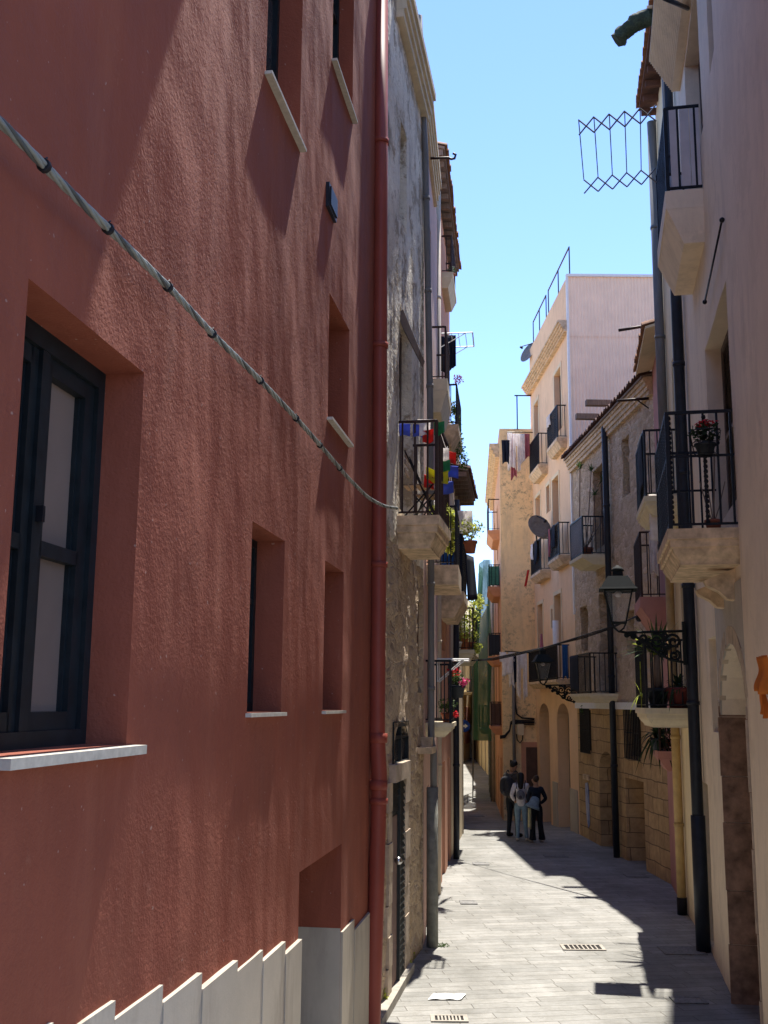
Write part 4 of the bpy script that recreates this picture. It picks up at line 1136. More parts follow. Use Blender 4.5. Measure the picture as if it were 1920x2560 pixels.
O9g[2] = O9g[2][:2] + (-.1,) + O9g[2][3:]; O9g[3] = O9g[3][:2] + (-.1,) + O9g[3][3:]
O9u = [of(1574, 1556, 1090, 1240, .3), of(1512, 1483, 1165, 1370, .25), of(1530, 1500, 1480, 1735, .25), of(1470, 1452, 1515, 1628, .25), of(1586, 1565, 1525, 1635, .25)]
VE = F9.v(1510, 1050, ) 
EH = (F9.v(1415, 1165) + F9.v(1600, 945)) / 2 - .1
def r_disp(u, v): return .02 * nz(u * 1.3, v, 3) + .03 * nz(u * 4, v * 5, 8) + .015 * nz(u * 9, v * 12, 2)
wall(F9, h9, M['ashlar'], -1, VB - .08, O9g, back=6, step=.3, disp=lambda u, v: .01 * nz(u * 2, v * 2, 1), top=False)
wall(F9, h9, M['rough_stone'], VB - .08, EH, O9u, back=6, step=.09, disp=r_disp)
inset(F9, h9, O9g[0], 'dark'); inset(F9, h9, O9g[1], 'dark'); inset(F9, h9, O9g[2], 'door', mat=M['brownshut']); inset(F9, h9, O9g[3], 'infill', mat=M['ashlar'])
for i, o in enumerate(O9u): inset(F9, h9, o, 'shutter', mat=M['greyshut'] if i != 3 else M['brownshut'])
MB().box(F9, 0, F9.L, VB - .1, VB + .06, -.02, .07).build('string_course', M['white_paint'], h9)
for o in O9g[:2]:
    m = MB(); n = 9
    for i in range(n + 1):
        x = o[0] + (o[1] - o[0]) * i / n; m.box(F9, x - .012, x + .012, o[2] - .05, o[3] + .05, .04, .062)
    for z in (o[2] - .05, (o[2] + o[3]) / 2, o[3] + .05): m.box(F9, o[0] - .03, o[1] + .03, z - .012, z + .012, .03, .045)
    m.build('window_grille', M['iron'], h9)
tiled_eave(F9, h9, 0, F9.L, EH + .02, .3, M['tile_dark'], M['wood'], joists=False)
cornice(F9, h9, 0, F9.L, EH - .02, .2, M['balc_stone'], .4, 'cornice', 4)
RB6 = balc(F9, h9, F9(O9u[1][0], 0).y - .15, F9(O9u[1][1], 0).y + .1, 1455, 1385, 1290, M['balc_cream'], .25, 'taper', M['iron'], .12, wmin=.3, wmax=.7)
RB7 = balc(F9, h9, F9(O9u[2][0], 0).y - .5, F9(O9u[2][1], 0).y + .5, 1455, 1733, 1632, M['balc_cream'], .22, 'mould', M['iron'], .12, wmin=.25, wmax=.7)
print('RB6', RB6['w'], RB6['v'], RB6['vr'], 'RB7', RB7['w'], RB7['v'], RB7['vr'])
B = RB6
MB().box(F9, B['u0'] + .05, B['u1'] - .05, B['v'] + .08, B['vr'] - .03, B['w'] - .06, B['w'] - .045).build('reed_screen', M['poly'], B['b'])
u9 = F9.u_y(25.95)
P9 = [pp(F9, 1524, 1070, u9)]
vt = P9[0][1]
pipe(F9, h9, [(u9, 0, .12), (u9, vt, .12), (u9, vt + .12, .05)], .075, M['blue_pipe'], collars=2.2)
for x, y in ((1525, 1008), (1497, 1042)):   # roof joists poking out through the eave
    u_ = F9.u_y(25.4 if x > 1500 else 26.5); w, v = F9.pt(x - 26, y, u_)
    MB().box(F9, u_ - .08, u_ + .08, v - .07, v + .07, .1, max(.7, w)).build('joist', M['wood'], h9)
# niche with a torn poster
u_, v_ = F9.at(1470, 2005)
MB().box(F9, u_ - .28, u_ + .28, F9.v(1470, 1950), F9.v(1470, 1937), -.01, .06).build('ledge', M['balc_stone'], h9)
po = MB().prism(F9, [(u_ - .22, F9.v(1472, 2060)), (u_ - .05, F9.v(1472, 2070)), (u_ + .1, F9.v(1472, 2050)), (u_ + .2, F9.v(1470, 2000)), (u_ + .2, F9.v(1470, 1960)), (u_ - .1, F9.v(1470, 1955)), (u_ - .2, F9.v(1470, 1975))], .012, .02)
n = N('blue_white_streaked_paint'); f = n.noise(n.coords(scale=(4, 4, .8)), 2.5, 5, .7)
M['poster'] = n.out(n.ramp(f, [(.4, (.05, .08, .3)), (.5, (.3, .36, .55)), (.6, (.55, .56, .62))]), .9)
tag(po.build('poster', M['poster']), 'torn blue and white painted poster on the ashlar wall', 'poster')

# ============================================================ RIGHT: PEACH HOUSE WITH CORRUGATED SIDE
FA = Frame((5.42, 30.32), (5.22, 37.2), 'R')
ha = thing('peach_house', 'tall peach house with pink corrugated sheet gable and small balconies', 'house', (FA.A.x, FA.A.y, 0))
HA = FA.pt(1412, 690, 0)[1]; HC = FA.pt(1412, 800, 0)[1]
print('HA', HA, HC)
oA = lambda *a: of(*a, F=FA)
OA = [oA(1404, 1387, 925, 1080, .2), oA(1347, 1336, 1005, 1090, .2), oA(1398, 1382, 1193, 1310, .25), oA(1375, 1367, 1213, 1280, .12), oA(1352, 1340, 1240, 1340, .25),
      oA(1405, 1388, 1485, 1690, .25), oA(1359, 1346, 1510, 1690, .25), oA(1383, 1379, 1522, 1570, .06),
      oA(1425, 1395, 1758, 2060, .35, .45), oA(1375, 1350, 1758, 2040, .35, .45)]
for i in (8, 9): OA[i] = OA[i][:2] + (-.3,) + OA[i][3:]
wall(FA, ha, M['peach_pl'], -1.2, HA, OA, back=7, step=.5, disp=lambda u, v: .006 * nz(u, v))
for i, o in enumerate(OA): inset(FA, ha, o, 'door' if i > 7 else 'shutter', mat=M['brownshut'] if i < 8 else M['wood'])
cornice(FA, ha, -.02, FA.L, HC, .32, M['balc_stone'], .35, steps=5)
for i, o in enumerate(OA[:8]):
    m = MB(); e = .12
    m.box(FA, o[0] - e, o[0] - .004, o[2], o[3] + e, -.01, .02); m.box(FA, o[1] + .004, o[1] + e, o[2], o[3] + e, -.01, .02); m.box(FA, o[0] - .004, o[1] + .004, o[3] + .004, o[3] + e, -.01, .018)
    m.build('window_surround', M['cream_pl'], ha)
for (x, y, dx) in ((1437, 2020, .5), (1390, 2000, .35), (1343, 1990, .3)):
    u_ = FA.u(x, y); MB().box(FA, max(.02, u_ - dx), u_ + dx, -1, 1.15, -.01, .035).build('plinth_slab', M['skirt'], ha)
# corrugated gable: real waves
m = MB(); m2 = []; y_ = FA.A.y - .03
x0, x1 = FA.A.x - .02, FA.A.x + 5.2; nw = 52; cols = []
zc = [9.0, FA.pt(1421, 980, 0)[1] - .001, FA.pt(1416, 840, 0)[1], HA - .05]
zc = [6.0, FA.v(1420, 1105) if False else at_y(1425, 1105, y_).z, at_y(1420, 838, y_).z, HA - .04]
for (za, zb, off) in ((zc[0], zc[1], 0), (zc[1] - .05, zc[2], -.015), (zc[2] - .05, zc[3], -.03)):
    vs = []; fs = []; k = nw * 4
    for i in range(k + 1):
        x = x0 + (x1 - x0) * i / k; yy = y_ + off - .012 * math.sin(i * math.pi / 2)
        vs += [(x, yy, za), (x, yy, zb)]
    fs = [(2 * i, 2 * i + 2, 2 * i + 3, 2 * i + 1) for i in range(k)]
    m.add(vs, fs, smooth=False)
m.build('corrugated_gable', M['corr'], ha)
MB().box(ID, x0 - .03, x0 + .03, y_ - .07, y_ + .03, 6, HA + .02).box(ID, x0, x1, y_ - .08, y_ + .02, HA - .05, HA + .03).build('edge_trim', M['white_paint'], ha)
BA = [balc(FA, ha, 30.9, 32.6, 1392, 1093, 1012, M['balc_stone'], .3, 'taper', M['iron'], .11, wmin=.3, wmax=.8),
      balc(FA, ha, 34.0, 35.8, 1345, 1160, 1082, M['balc_stone'], .3, 'taper', M['iron'], .11, wmin=.3, wmax=.8),
      balc(FA, ha, 30.8, 32.6, 1396, 1387, 1305, M['balc_stone'], .25, 'taper', M['iron'], .11, wmin=.3, wmax=.8),
      balc(FA, ha, 33.9, 35.8, 1350, 1424, 1345, M['balc_stone'], .25, 'taper', M['iron'], .11, wmin=.3, wmax=.8),
      balc(FA, ha, 31.2, 36.2, 1404, 1698, 1612, M['balc_stone'], .22, 'taper', M['iron'], .11, wmin=.4, wmax=.9)]
for b_ in BA: print('BA', round(b_['w'], 2), round(b_['v'], 2), round(b_['vr'], 2), round(b_['w'], 2))
# parapet rails
m = MB()
for a, b in ((.1, 3.6), (4.0, 6.6)):
    m.box(FA, a, b, HA + .95, HA + .99, -.12, -.09)
    for x in (a, (a + b) / 2, b - .03): m.box(FA, x, x + .04, HA - .02, HA + .95, -.12, -.09)
m.build('roof_railing', M['rust_iron'], ha)

# ============================================================ RIGHT: OCHRE BLANK GABLE HOUSE
xg = at_y(1259, 2000, 37.0).x
HB = at_y(1290, 1072, 37.0).z
FG = Frame((xg, 37.0), (5.6, 37.0), 'L')          # the blank gable, facing back up the lane
hb = thing('ochre_house', 'ochre house with a blank mottled gable jutting into the lane', 'house', (xg, 37.2, 0))
wall(FG, hb, M['ochre_pl'], -2, HB, [], back=.1, step=.15, disp=lambda u, v: .012 * nz(u * 2, v * 2, 1) + .008 * nz(u * 7, v * 7, 4), name='gable')
FH = Frame((xg + .003, 37.15), (4.95, 48.0), 'R')
OH = [(3, 4.2, z, z + 2.1, .2) for z in (2.9, 5.9, 8.9)] + [(7, 8.2, z, z + 2.1, .2) for z in (2.9, 5.9, 8.9)] + [(1.5, 2.6, -.8, 1.6, .2), (5.5, 6.6, -.9, 1.5, .2)]
wall(FH, hb, M['orange_pl'], -2, HB - .02, OH, back=3)
for o in OH: inset(FH, hb, o, 'shutter', mat=M['brownshut'])
cornice(FH, hb, 0, FH.L, HB - .5, .35, M['balc_stone'], .5)
BH = [balc(FH, hb, 37.9, 40.6, 1219, 1325, 1248, M['balc_orange'], .35, 'taper', M['rust_iron'], .2, wmin=.4),
      balc(FH, hb, 37.9, 40.6, 1220, 1466, 1412, M['balc_orange'], .35, 'taper', M['iron'], .12, wmin=.4),
      balc(FH, hb, 37.9, 40.6, 1221, 1640, 1583, M['balc_orange'], .3, 'taper', M['iron'], .12, wmin=.4),
      balc(FH, hb, 37.9, 40.2, 1226, 1815, 1755, M['balc_orange'], .3, 'taper', M['rust_iron'], .12, wmin=.3)]
for i, b_ in enumerate(BH):
    print('BH', round(b_['w'], 2), round(b_['v'], 2), round(b_['vr'], 2))
    if i:
        MB().box(FH, b_['u0'] + .02, b_['u1'] - .05, b_['v'] + .04, b_['vr'] - .04, b_['w'] - .03, b_['w'] - .02).box(FH, b_['u0'] + .055, b_['u0'] + .065, b_['v'] + .04, b_['vr'] - .04, .02, b_['w'] - .05).build('screen', [None, M['net'], M['blue_pipe'], M['brownshut']][i] if i > 1 else simple('green_screen_cloth', (.06, .2, .13, 1), .8), b_['b'])
# downpipes and cables on the blank gable
def gp(px, py, w=.08): u_, v_ = FG.at(px, py, w); return FG(u_, v_, w)
MB().tube([gp(1288, 2040), gp(1284, 1800), gp(1284, 1690)], .055, 10).build('downpipe', M['grey_pipe'], hb)
MB().tube([gp(1292, 1790, .1), gp(1290, 1700, .1)][::-1], .0, 4) if False else None
cb = MB()
cb.tube([gp(1287, 1645), gp(1287, 1700), gp(1288, 1760), gp(1292, 1785), gp(1305, 1795), gp(1336, 1797)], .03, 6)
for k in range(4):
    cb.tube([gp(1250, 1840 + k * 2), gp(1262, 1838 + k * 2), gp(1274, 1825 + k), gp(1277, 1805 + k * 2), gp(1283, 1800 + k * 3), gp(1300, 1801 + k * 3), gp(1336, 1800 + k * 4)], .022, 6)
cb.tube([gp(1284, 1830), gp(1284, 1812), gp(1290, 1806), gp(1336, 1806)], .03, 6)
cb.tube([gp(1291, 1835), gp(1293, 1850), gp(1300, 1857), gp(1306, 1850), gp(1307, 1838)], .02, 6)
cb = tag(cb.build('wall_cables', M['blackcable']), 'tangle of black cables crossing the blank ochre gable', 'cables')
MB().box(FG, FG.u(1292, 1820), FG.u(1308, 1820), FG.v(1300, 1838), FG.v(1300, 1810), .01, .15).build('meter_box', M['cream_pl'], hb)
a_, b_ = FG.u(1316, 1950), FG.u(1336, 1950)
MB().box(FG, FG.u(1304, 1950), 1.2, -1, FG.v(1320, 1855), .0, .02).build('painted_surround', M['salmon_pl'], hb)
MB().box(FG, a_, 1.2, -1, FG.v(1325, 1868), .018, .03).build('door', M['brownshut'], hb)
# roof rail on the ochre house
m = MB()
m.box(FG, .55, 1.2, HB + 1.2, HB + 1.24, .0, .03).box(FG, .62, .66, HB - .02, HB + 1.2, .0, .03).box(FG, .25, .29, 3, 3.01, 0, .01)
m.build('roof_railing', M['iron'], hb)

# ============================================================ FAR RIGHT
FI = Frame((4.95, 48.0), (6.5, 66), 'R')
hi = thing('scaffolded_house', 'far house draped in green scaffold netting', 'house', (FI.A.x, FI.A.y, 0))
OI = [(u, u + 1.2, z, z + 2.1, .2) for u in (2, 6.5, 11, 15) for z in (2.6, 5.6)] + [(u, u + 1.3, -1, 1.4, .25) for u in (1, 5, 9, 13)]
wall(FI, hi, M['cream_pl'], -2, 9.4, OI, back=5)
for o in OI: inset(FI, hi, o, 'shutter', mat=M['brownshut'])
for u in (1.2, 10):
    b_ = slab(FI, hi, u, u + 3, 2.4, .7, M['balc_cream'], .25); railing(FI, b_, u, u + 3, 2.4, .7, 1.0, gap=.2, r=.014)
for u, mt in ((.3, 'cream_pipe'), (3.8, 'grey_pipe'), (8, 'blue_pipe'), (12, 'grey_pipe')):
    pipe(FI, hi, [(u, -1, .1), (u, 9, .1)], .09, M[mt], collars=4)
MB().box(FI, 6.5, 8.5, -1.2, 1.6, .0, .03).build('painted_panel', M['rose_pl'], hi)
# netting hung from a scaffold frame
net = thing('scaffold_netting', 'tall green debris netting hanging on a scaffold beside the far balconies', 'netting', FI(0, 0, 0))
nm = MB(); nu, nv = 26, 40; g = []
zb, zt = at_y(1200, 1850, 49).z, at_y(1200, 1405, 49).z
for j in range(nv + 1):
    t = j / nv; z = zb + (zt - zb) * t
    for i in range(nu + 1):
        s_ = i / nu; wob = .1 * nz(s_ * 5, t * 3, 1) + .12 * math.sin(s_ * 22 + 2 * nz(t * 3, s_ * 2, 0))
        if s_ < .25: p = FI(.2, z, .15 + s_ / .25 * (.75 - .35 * t * t) + .5 * wob)
        else: p = FI(.2 + (s_ - .25) * 9, z - (.6 * (s_ - .25) if j == nv else 0), .9 - .35 * t * t + wob)
        g.append(p)
nm.add(g, [(j * (nu + 1) + i, j * (nu + 1) + i + 1, (j + 1) * (nu + 1) + i + 1, (j + 1) * (nu + 1) + i) for j in range(nv) for i in range(nu)], smooth=True)
nm.build('net', M['net'], net)
m = MB()
for u in (.25, 3.2, 6.5):
    for w in (.2, 1.0): m.tube([FI(u, -.9, w), FI(u, zt, w - .1)], .025, 6)
for z in (zb, (zb + zt) / 2, zt - .1): m.tube([FI(.25, z, 1.0), FI(6.5, z, 1.0)], .025, 6)
m.build('scaffold_poles', M['cast_pipe'], net)
FJ = Frame((6.5, 66), (8.4, 104), 'R')
hj = thing('far_house', 'farthest plain cream house on the right of the lane', 'house', (FJ.A.x, FJ.A.y, 0))
OJ = [(u, u + 1.3, z, z + 2.1, .2) for u in (2, 8, 14, 20) for z in (2.6, 5.6)] + [(u, u + 1.4, -1.2, 1.3, .25) for u in (1, 6, 12)]
wall(FJ, hj, M['yell_pl'], -2, 9.6, OJ, back=5)
for o in OJ: inset(FJ, hj, o, 'shutter', mat=M['brownshut'])
# ============================================================ STREET LAMPS
def lamp(F, u, lpx, lpy, label, wall_w=.0, zarm=None):
    """Lantern centred at a pixel, carried by a scrolled bracket standing out from facade F at u."""
    w, v = F.pt(lpx, lpy, u)
    t = thing('street_lamp', label, 'street lamp', F(u, v, w), 'wall lanterns on scrolled brackets')
    P = lambda a, b, c: F(u + c, v + b, w + a)
    # v is the base of the glass roof
    def frus(m, r0, z0, r1, z1, n=4, cap=True):
        vs = [P(r0 * sx, z0, r0 * sy) for sx, sy in ((1, 1), (-1, 1), (-1, -1), (1, -1))] + [P(r1 * sx, z1, r1 * sy) for sx, sy in ((1, 1), (-1, 1), (-1, -1), (1, -1))]
        m.add(vs, [(0, 1, 5, 4), (1, 2, 6, 5), (2, 3, 7, 6), (3, 0, 4, 7)] + ([(3, 2, 1, 0), (4, 5, 6, 7)] if cap else []))
    m = MB(); frus(m, .29, 0, .27, .03); frus(m, .26, .03, .15, .21); frus(m, .085, .21, .075, .3)
    m.lathe(P(0, .3, 0), [(.1, 0), (.1, .02), (.075, .05), (.03, .075), (.02, .09)], 12)
    m.build('lantern_roof', M['lampiron'], t)
    m = MB(); frus(m, .205, -.01, .1, -.5, cap=False); m.build('lantern_glass', M['lantern_glass'], t)
    m = MB()
    for sx, sy in ((1, 1), (-1, 1), (-1, -1), (1, -1)):
        m.bar(P(.21 * sx, 0, .21 * sy), P(.105 * sx, -.5, .105 * sy), .016)
        m.tube([P(.105 * sx, -.5, .105 * sy), P(.07 * sx, -.58, .07 * sy), P(0, -.64, 0)], .013, 5)
    for r_, z in ((.21, -.012), (.105, -.5)):
        for a, b in (((1, 1), (-1, 1)), ((-1, 1), (-1, -1)), ((-1, -1), (1, -1)), ((1, -1), (1, 1))): m.bar(P(r_ * a[0], z, r_ * a[1]), P(r_ * b[0], z, r_ * b[1]), .014)
    m.build('lantern_frame', M['lampiron'], t)
    MB().ball(P(0, -.06, 0), .06, 10, (1, 1, .8)).build('bulb', M['poly'], t)
    L = w - wall_w; zb = -.64
    m = MB()
    m.tube([P(0, zb + .01, 0), P(-.1, zb - .01, 0), P(-L * .5, zb, 0), P(-L, zb + .01, 0)], .02, 8)
    m.box(P, -L, -L + .05, zb - .5, zb + .15, -.05, .05)
    def spiral(cx, cz, r0, turns, st=0, sg=1):
        k = int(18 * turns); return [P(cx + r0 * (1 - i / k * .85) * math.cos(st + sg * 6.283 * turns * i / k), cz + r0 * (1 - i / k * .85) * math.sin(st + sg * 6.283 * turns * i / k), 0) for i in range(k + 1)]
    x = -L
    m.tube([P(x + .05, zb - .46, 0), P(x + L * .25, zb - .42, 0), P(x + L * .45, zb - .3, 0), P(x + L * .62, zb - .15, 0), P(x + L * .8, zb - .05, 0)], .022, 6)
    for cx, cz, r_, s_ in ((.16, -.15, .12, 0), (.15, -.36, .085, 2), (.40, -.14, .115, 1), (.60, -.1, .08, 3), (.76, -.065, .05, 0), (.34, -.32, .07, 2), (.28, -.06, .05, 4), (.52, -.22, .05, 1), (.27, -.22, .06, 3), (.68, -.16, .035, 2), (.86, -.045, .035, 1)):
        m.tube(spiral(x + cx * L / 1.0 + .03, zb + cz, r_, 1.6, s_), .021, 5)
    m.build('bracket', M['lampiron'], t)
    return t
M['lampiron'] = simple('lamp_black_green_iron', (.010, .014, .014, 1), .8, .0, .2, 12)
ul = F1.L - .28
lamp(F1, ul - .05, 1545, 1476, 'black lantern on a scrolled iron bracket beside the dark downpipe, near right', .18)
lamp(FA, .25, 1357, 1655, 'smaller looking dark lantern on scrolled bracket at the peach house corner', .0)

# ============================================================ DRYERS, LAUNDRY
def accordion():
    B = RB2; F = F1
    u0, u1 = F.u_y(12.75), F.u_y(14.3)
    t = thing('folding_dryer', 'empty accordion clothes dryer sticking out over the lane from the upper right balcony', 'clothes dryer', F((u0 + u1) / 2, B['vr'], B['w']))
    n = 5
    for u, ya, yb in ((u0, 318, 262), (u1, 478, 425)):
        wf, vf = F.pt(1447 if u == u0 else 1460, ya if u == u0 else ya - 12, u); wn, vn = F.pt(1640, yb + (20 if u == u0 else 12), u)
        h = .11; m = MB()
        def pt(i): f = i / n; return (wn + (wf - wn) * f, vn + (vf - vn) * f)
        for i in range(n):
            a, b = pt(i), pt(i + 1)
            m.bar(F(u, a[1] + h, a[0]), F(u, b[1] - h, b[0]), .011); m.bar(F(u + .012, a[1] - h, a[0]), F(u + .012, b[1] + h, b[0]), .011)
        if u == u0: near = [pt(i) for i in range(n + 1)]
        else: far = [pt(i) for i in range(n + 1)]
        m.build('scissor_arm', M['steel_d'], t)
    m = MB()
    for i in range(1, n + 1): m.bar(F(u0, near[i][1] + .11, near[i][0]), F(u1, far[i][1] + .11, far[i][0]), .007)
    m.build('rods', M['steel_d'], t)
M['steel_d'] = simple('dull_metal', (.16, .165, .17, 1), .4, .5)
accordion()
def rack(P, w, d, label, name='drying_rack', mat='white_paint'):
    t = thing(name, label, 'drying rack', P(0, 0, 0), 'drying racks hung on balconies')
    m = MB()
    for y in (0, d): m.bar(P(-w / 2, y, 0), P(w / 2, y, 0), .014)
    for x in (-w / 2, w / 2): m.bar(P(x, 0, 0), P(x, d, 0), .014)
    m.build('frame', M[mat], t)
    m = MB()
    for i in range(1, 5): m.bar(P(-w / 2, d * i / 5, 0), P(w / 2, d * i / 5, 0), .007)
    m.build('rods', M[mat], t)
    m = MB()
    for x in (-w / 2, w / 2): m.bar(P(x, 0, -.35), P(x, d * .8, -.01), .01); m.bar(P(x, 0, -.35), P(x, 0, 0), .01)
    m.build('legs', M[mat], t); return t
def yplane(y):  # items drawn in a plane across the lane at distance y
    return lambda px, py: at_y(px, py, y)
def hang(px, py, y, w, h, mat, label, shape=None, cat='laundry', amp=.035, taper=0.0, folds=2.2, an=0.0, group=None):
    o = at_y(px, py, y)
    def P(a, b, c): return Vector((o.x + a * math.cos(an) - c * math.sin(an), o.y + a * math.sin(an) + c * math.cos(an), o.z + b))
    return cloth('laundry', label, P, w, h, M[mat], cat, folds, amp, taper, group, shape)
# upper rack of the peach house
y = 35.3
tA = thing('clothes_pole', 'dark pole carrying pink and white laundry off the upper peach balcony', 'clothes pole', at_y(1330, 1080, y))
m = MB()
for dy in (0, .5): m.bar(at_y(1268, 1080, y + dy), at_y(1332, 1081, y + dy), .016)
m.build('rods', M['iron'], tA)
MB().bar(at_y(1270, 1080, y), at_y(1270, 1080, y + .5), .012).bar(at_y(1330, 1081, y), at_y(1330, 1081, y + .5), .012).build('cross_bars', M['iron'], tA)
hang(1264, 1100, y, .28, .80, 'navy_cl', 'black garment hanging leftmost on the upper peach balcony rack', None, taper=.2)
hang(1274, 1082, y + .1, .16, 1.25, 'white_cl', 'white towel hanging beside the black garment on the upper rack', None)
hang(1283, 1084, y + .2, .16, 1.55, 'pink_cl', 'long dusty pink cloth, lowest hanging of the upper rack', None, taper=-.3)
hang(1291, 1084, y, .26, 1.25, 'white_cl', 'wide white trousers hanging in the middle of the upper rack', 'trousers')
hang(1304, 1085, y + .2, .2, 1.0, 'white_cl', 'white shirt hanging right of the white trousers on the upper rack', None)
hang(1316, 1084, y + .3, .22, .85, 'pink_cl', 'short pink cloth hanging nearest the upper peach balcony', None)
# lower rack
y = 34.0
tB = thing('clothes_pole', 'pole with white shirt and trousers off the long lower peach balcony', 'clothes pole', at_y(1318, 1630, y))
m = MB()
for dy in (0, .5): m.bar(at_y(1262, 1628, y + dy), at_y(1325, 1632, y + dy), .016)
m.build('rods', M['iron'], tB)
hang(1268, 1630, y, .52, .72, 'white_cl', 'white blouse hanging at the left end of the lower rack', 'shirt', an=.3)
hang(1280, 1640, y + .2, .3, .95, 'white_cl', 'long white cloth between blouse and dark garment on the lower rack', None, taper=.4)
hang(1290, 1640, y + .1, .2, .85, 'navy_cl', 'narrow dark garment in the middle of the lower rack', None, taper=.3)
hang(1304, 1632, y, .34, 1.4, 'white_cl', 'pale trousers hanging longest on the lower rack', 'trousers', an=.2)
# laundry on peach balconies
B = BA[2]
def fr(B, fu, dz=0, dw=.03): return B['F'](B['u0'] + (B['u1'] - B['u0']) * fu, B['vr'] + dz, B['w'] + dw)
def drape(B, fu, w, h, mat, label, dz=.0, dw=.02, amp=.02, folds=2, taper=0.0, name='laundry', cat='laundry'):
    F = B['F']; uc = B['u0'] + (B['u1'] - B['u0']) * fu
    return cloth(name, label, lambda a, b, c: F(uc + a, B['vr'] + dz + b, B['w'] + dw + c), w, h, M[mat], cat, folds, amp, taper)
drape(BA[3], .3, .5, .7, 'navy_cl', 'dark clothes over the far mid level peach balcony'); drape(BA[3], .75, .35, .5, 'white_cl', 'pale cloth at the far end of the far mid level peach balcony')
drape(BA[2], .35, .5, .65, 'navy_cl', 'dark clothes bunched on the near mid level peach balcony'); drape(BA[2], .7, .18, .8, 'pink_cl', 'slim reddish cloth on the near mid level peach balcony')
drape(BA[0], .75, .55, .35, 'white_cl', 'folded grey white rug over the top peach balcony rail')
def near_end(B, fw, w, h, mat, label, dz=0):
    F = B['F']; wc = B['w'] * fw
    return cloth('laundry', label, lambda a, b, c: F(B['u0'] + .0 + c, B['vr'] + dz + b, wc - a), w, h, M[mat], 'laundry', 2, .02)
near_end(BA[4], .35, .16, .95, 'blue_cl', 'bright blue towel hanging in the long lower peach balcony')
o = at_y(1321, 1425, 34.0)
cloth('ribbon', 'thin red ribbon dangling below the mid level peach balcony', lambda a, b, c: Vector((o.x + a + b * .2, o.y + c, o.z + b)), .07, .55, M['red_cl'], 'ribbon', 1, .02)
MB_ = MB()
# rolled mats / boards standing on the long balcony
B = BA[4]
p0 = FA(B['u0'] + .9, B['v'], B['w'] * .55)
tag(MB().tube([p0, p0 + Vector((0, 0, 1.75))], .09, 12).build('rolled_mat', M['white_paint']), 'tall rolled white mat standing on the long lower peach balcony', 'rolled mat')
p0 = FA(B['u0'] + 3.2, B['v'], B['w'] * .6)
tag(MB().tube([p0, p0 + Vector((0, 0, 1.5))], [.13, .03], 8).build('closed_parasol', M['pink_cl']), 'closed faded parasol at the far end of the long lower balcony', 'parasol')
# satellite dishes
def dish(p, r, an, label):
    t = thing('satellite_dish', label, 'satellite dish', p)
    ax = Matrix.Rotation(an, 3, 'Z') @ Matrix.Rotation(R(68), 3, 'X')
    MB().lathe(p, [(r * k / 8, .16 * r * (k / 8) ** 2 * 2) for k in range(1, 9)] + [(r, .34 * r), (r * .5, .06 * r)], 20, ax).build('reflector', M['dish'], t)
    q = p + ax @ Vector((0, 0, r * 1.25)); m = MB()
    m.tube([p + ax @ Vector((0, r * .95, .3 * r)), q], .018, 5); m.tube([q, q + ax @ Vector((0, 0, -.1))], .04, 8); m.build('feed_arm', M['iron'], t)
    MB().tube([p, p - ax @ Vector((0, 0, .12)), p + Vector((0, .1, -r * 1.2))], .025, 6).build('mast', M['iron'], t)
M['dish'] = simple('weathered_dish_paint', (.2, .19, .18, 1), .6)
dish(at_y(1344, 1322, 33.6), .42, R(25), 'large grey satellite dish on the mid level peach balcony')
dish(at_y(1327, 885, 37.0) + Vector((0, .0, 0)), .40, R(-60), 'pale satellite dish at the far roof edge of the peach house')

# left side racks and cloths
def onF(F, y, px, py): u = F.u_y(y); w, v = F.pt(px, py, u); return u, v, w
u, v, w = onF(F3, 22.0, 1148, 850)
rack(lambda a, b, c: F3(u + a, v + c, w - .45 + b), .9, .75, 'white wall dryer near the top of the left row, hung with dark clothes')
hang(1118, 842, 22.0, .26, .75, 'navy_cl', 'black garment on the top left dryer, nearest the wall'); hang(1128, 838, 22.2, .2, .75, 'navy_cl', 'black garment on the top left dryer, outer one')
u_, v_, w_ = onF(F2, 17.4, 1150, 1650)
rack(lambda a, b, c: F2(u_ + a, v_ + c, w_ - .35 + b), .6, .5, 'white wire dryer on the rail of the geranium balcony')
u3, v3, w3 = onF(F4, 28.0, 1195, 1318)
rack(lambda a, b, c: F4(u3 + a, v3 + c, w3 - .9 + b), .8, .95, 'bluish wire dryer reaching out over the lane against the sky', mat='steel_d')
# the big black cloth on the left
F = F3; B = b3a
def tarp():
    TL, TR, BR, BL = (1162, 1384), (1183, 1393), (1193, 1499), (1169, 1502); m = MB(); n = 8; g = []
    for j in range(n + 1):
        for i in range(n + 1):
            a, b = i / n, j / n
            x = (TL[0] * (1 - a) + TR[0] * a) * (1 - b) + (BL[0] * (1 - a) + BR[0] * a) * b; y = (TL[1] * (1 - a) + TR[1] * a) * (1 - b) + (BL[1] * (1 - a) + BR[1] * a) * b
            g.append(at_y(x, y, 22.3 + .9 * a + .04 * math.sin(a * 9 + b * 2)))
    m.add(g, [(j * (n + 1) + i, j * (n + 1) + i + 1, (j + 1) * (n + 1) + i + 1, (j + 1) * (n + 1) + i) for j in range(n) for i in range(n)], smooth=True)
    def md(o): o.modifiers.new('thickness', 'SOLIDIFY').thickness = .012
    tag(m.build('black_tarpaulin', M['navy_cl'], None, md), 'large black cloth hanging off the outer corner of the corbelled balcony, left', 'cloth')
tarp()
near_end(b3a, .3, .3, 1.0, 'blue_cl', 'royal blue cloth hanging inside the corbelled left balcony'); near_end(b3a, .65, .25, 1.1, 'navy_cl', 'dark trousers hanging inside the corbelled left balcony')
near_end(b2b, .3, .25, .9, 'white_cl', 'pale towel hanging at the rubble edged balcony on the left', .1)
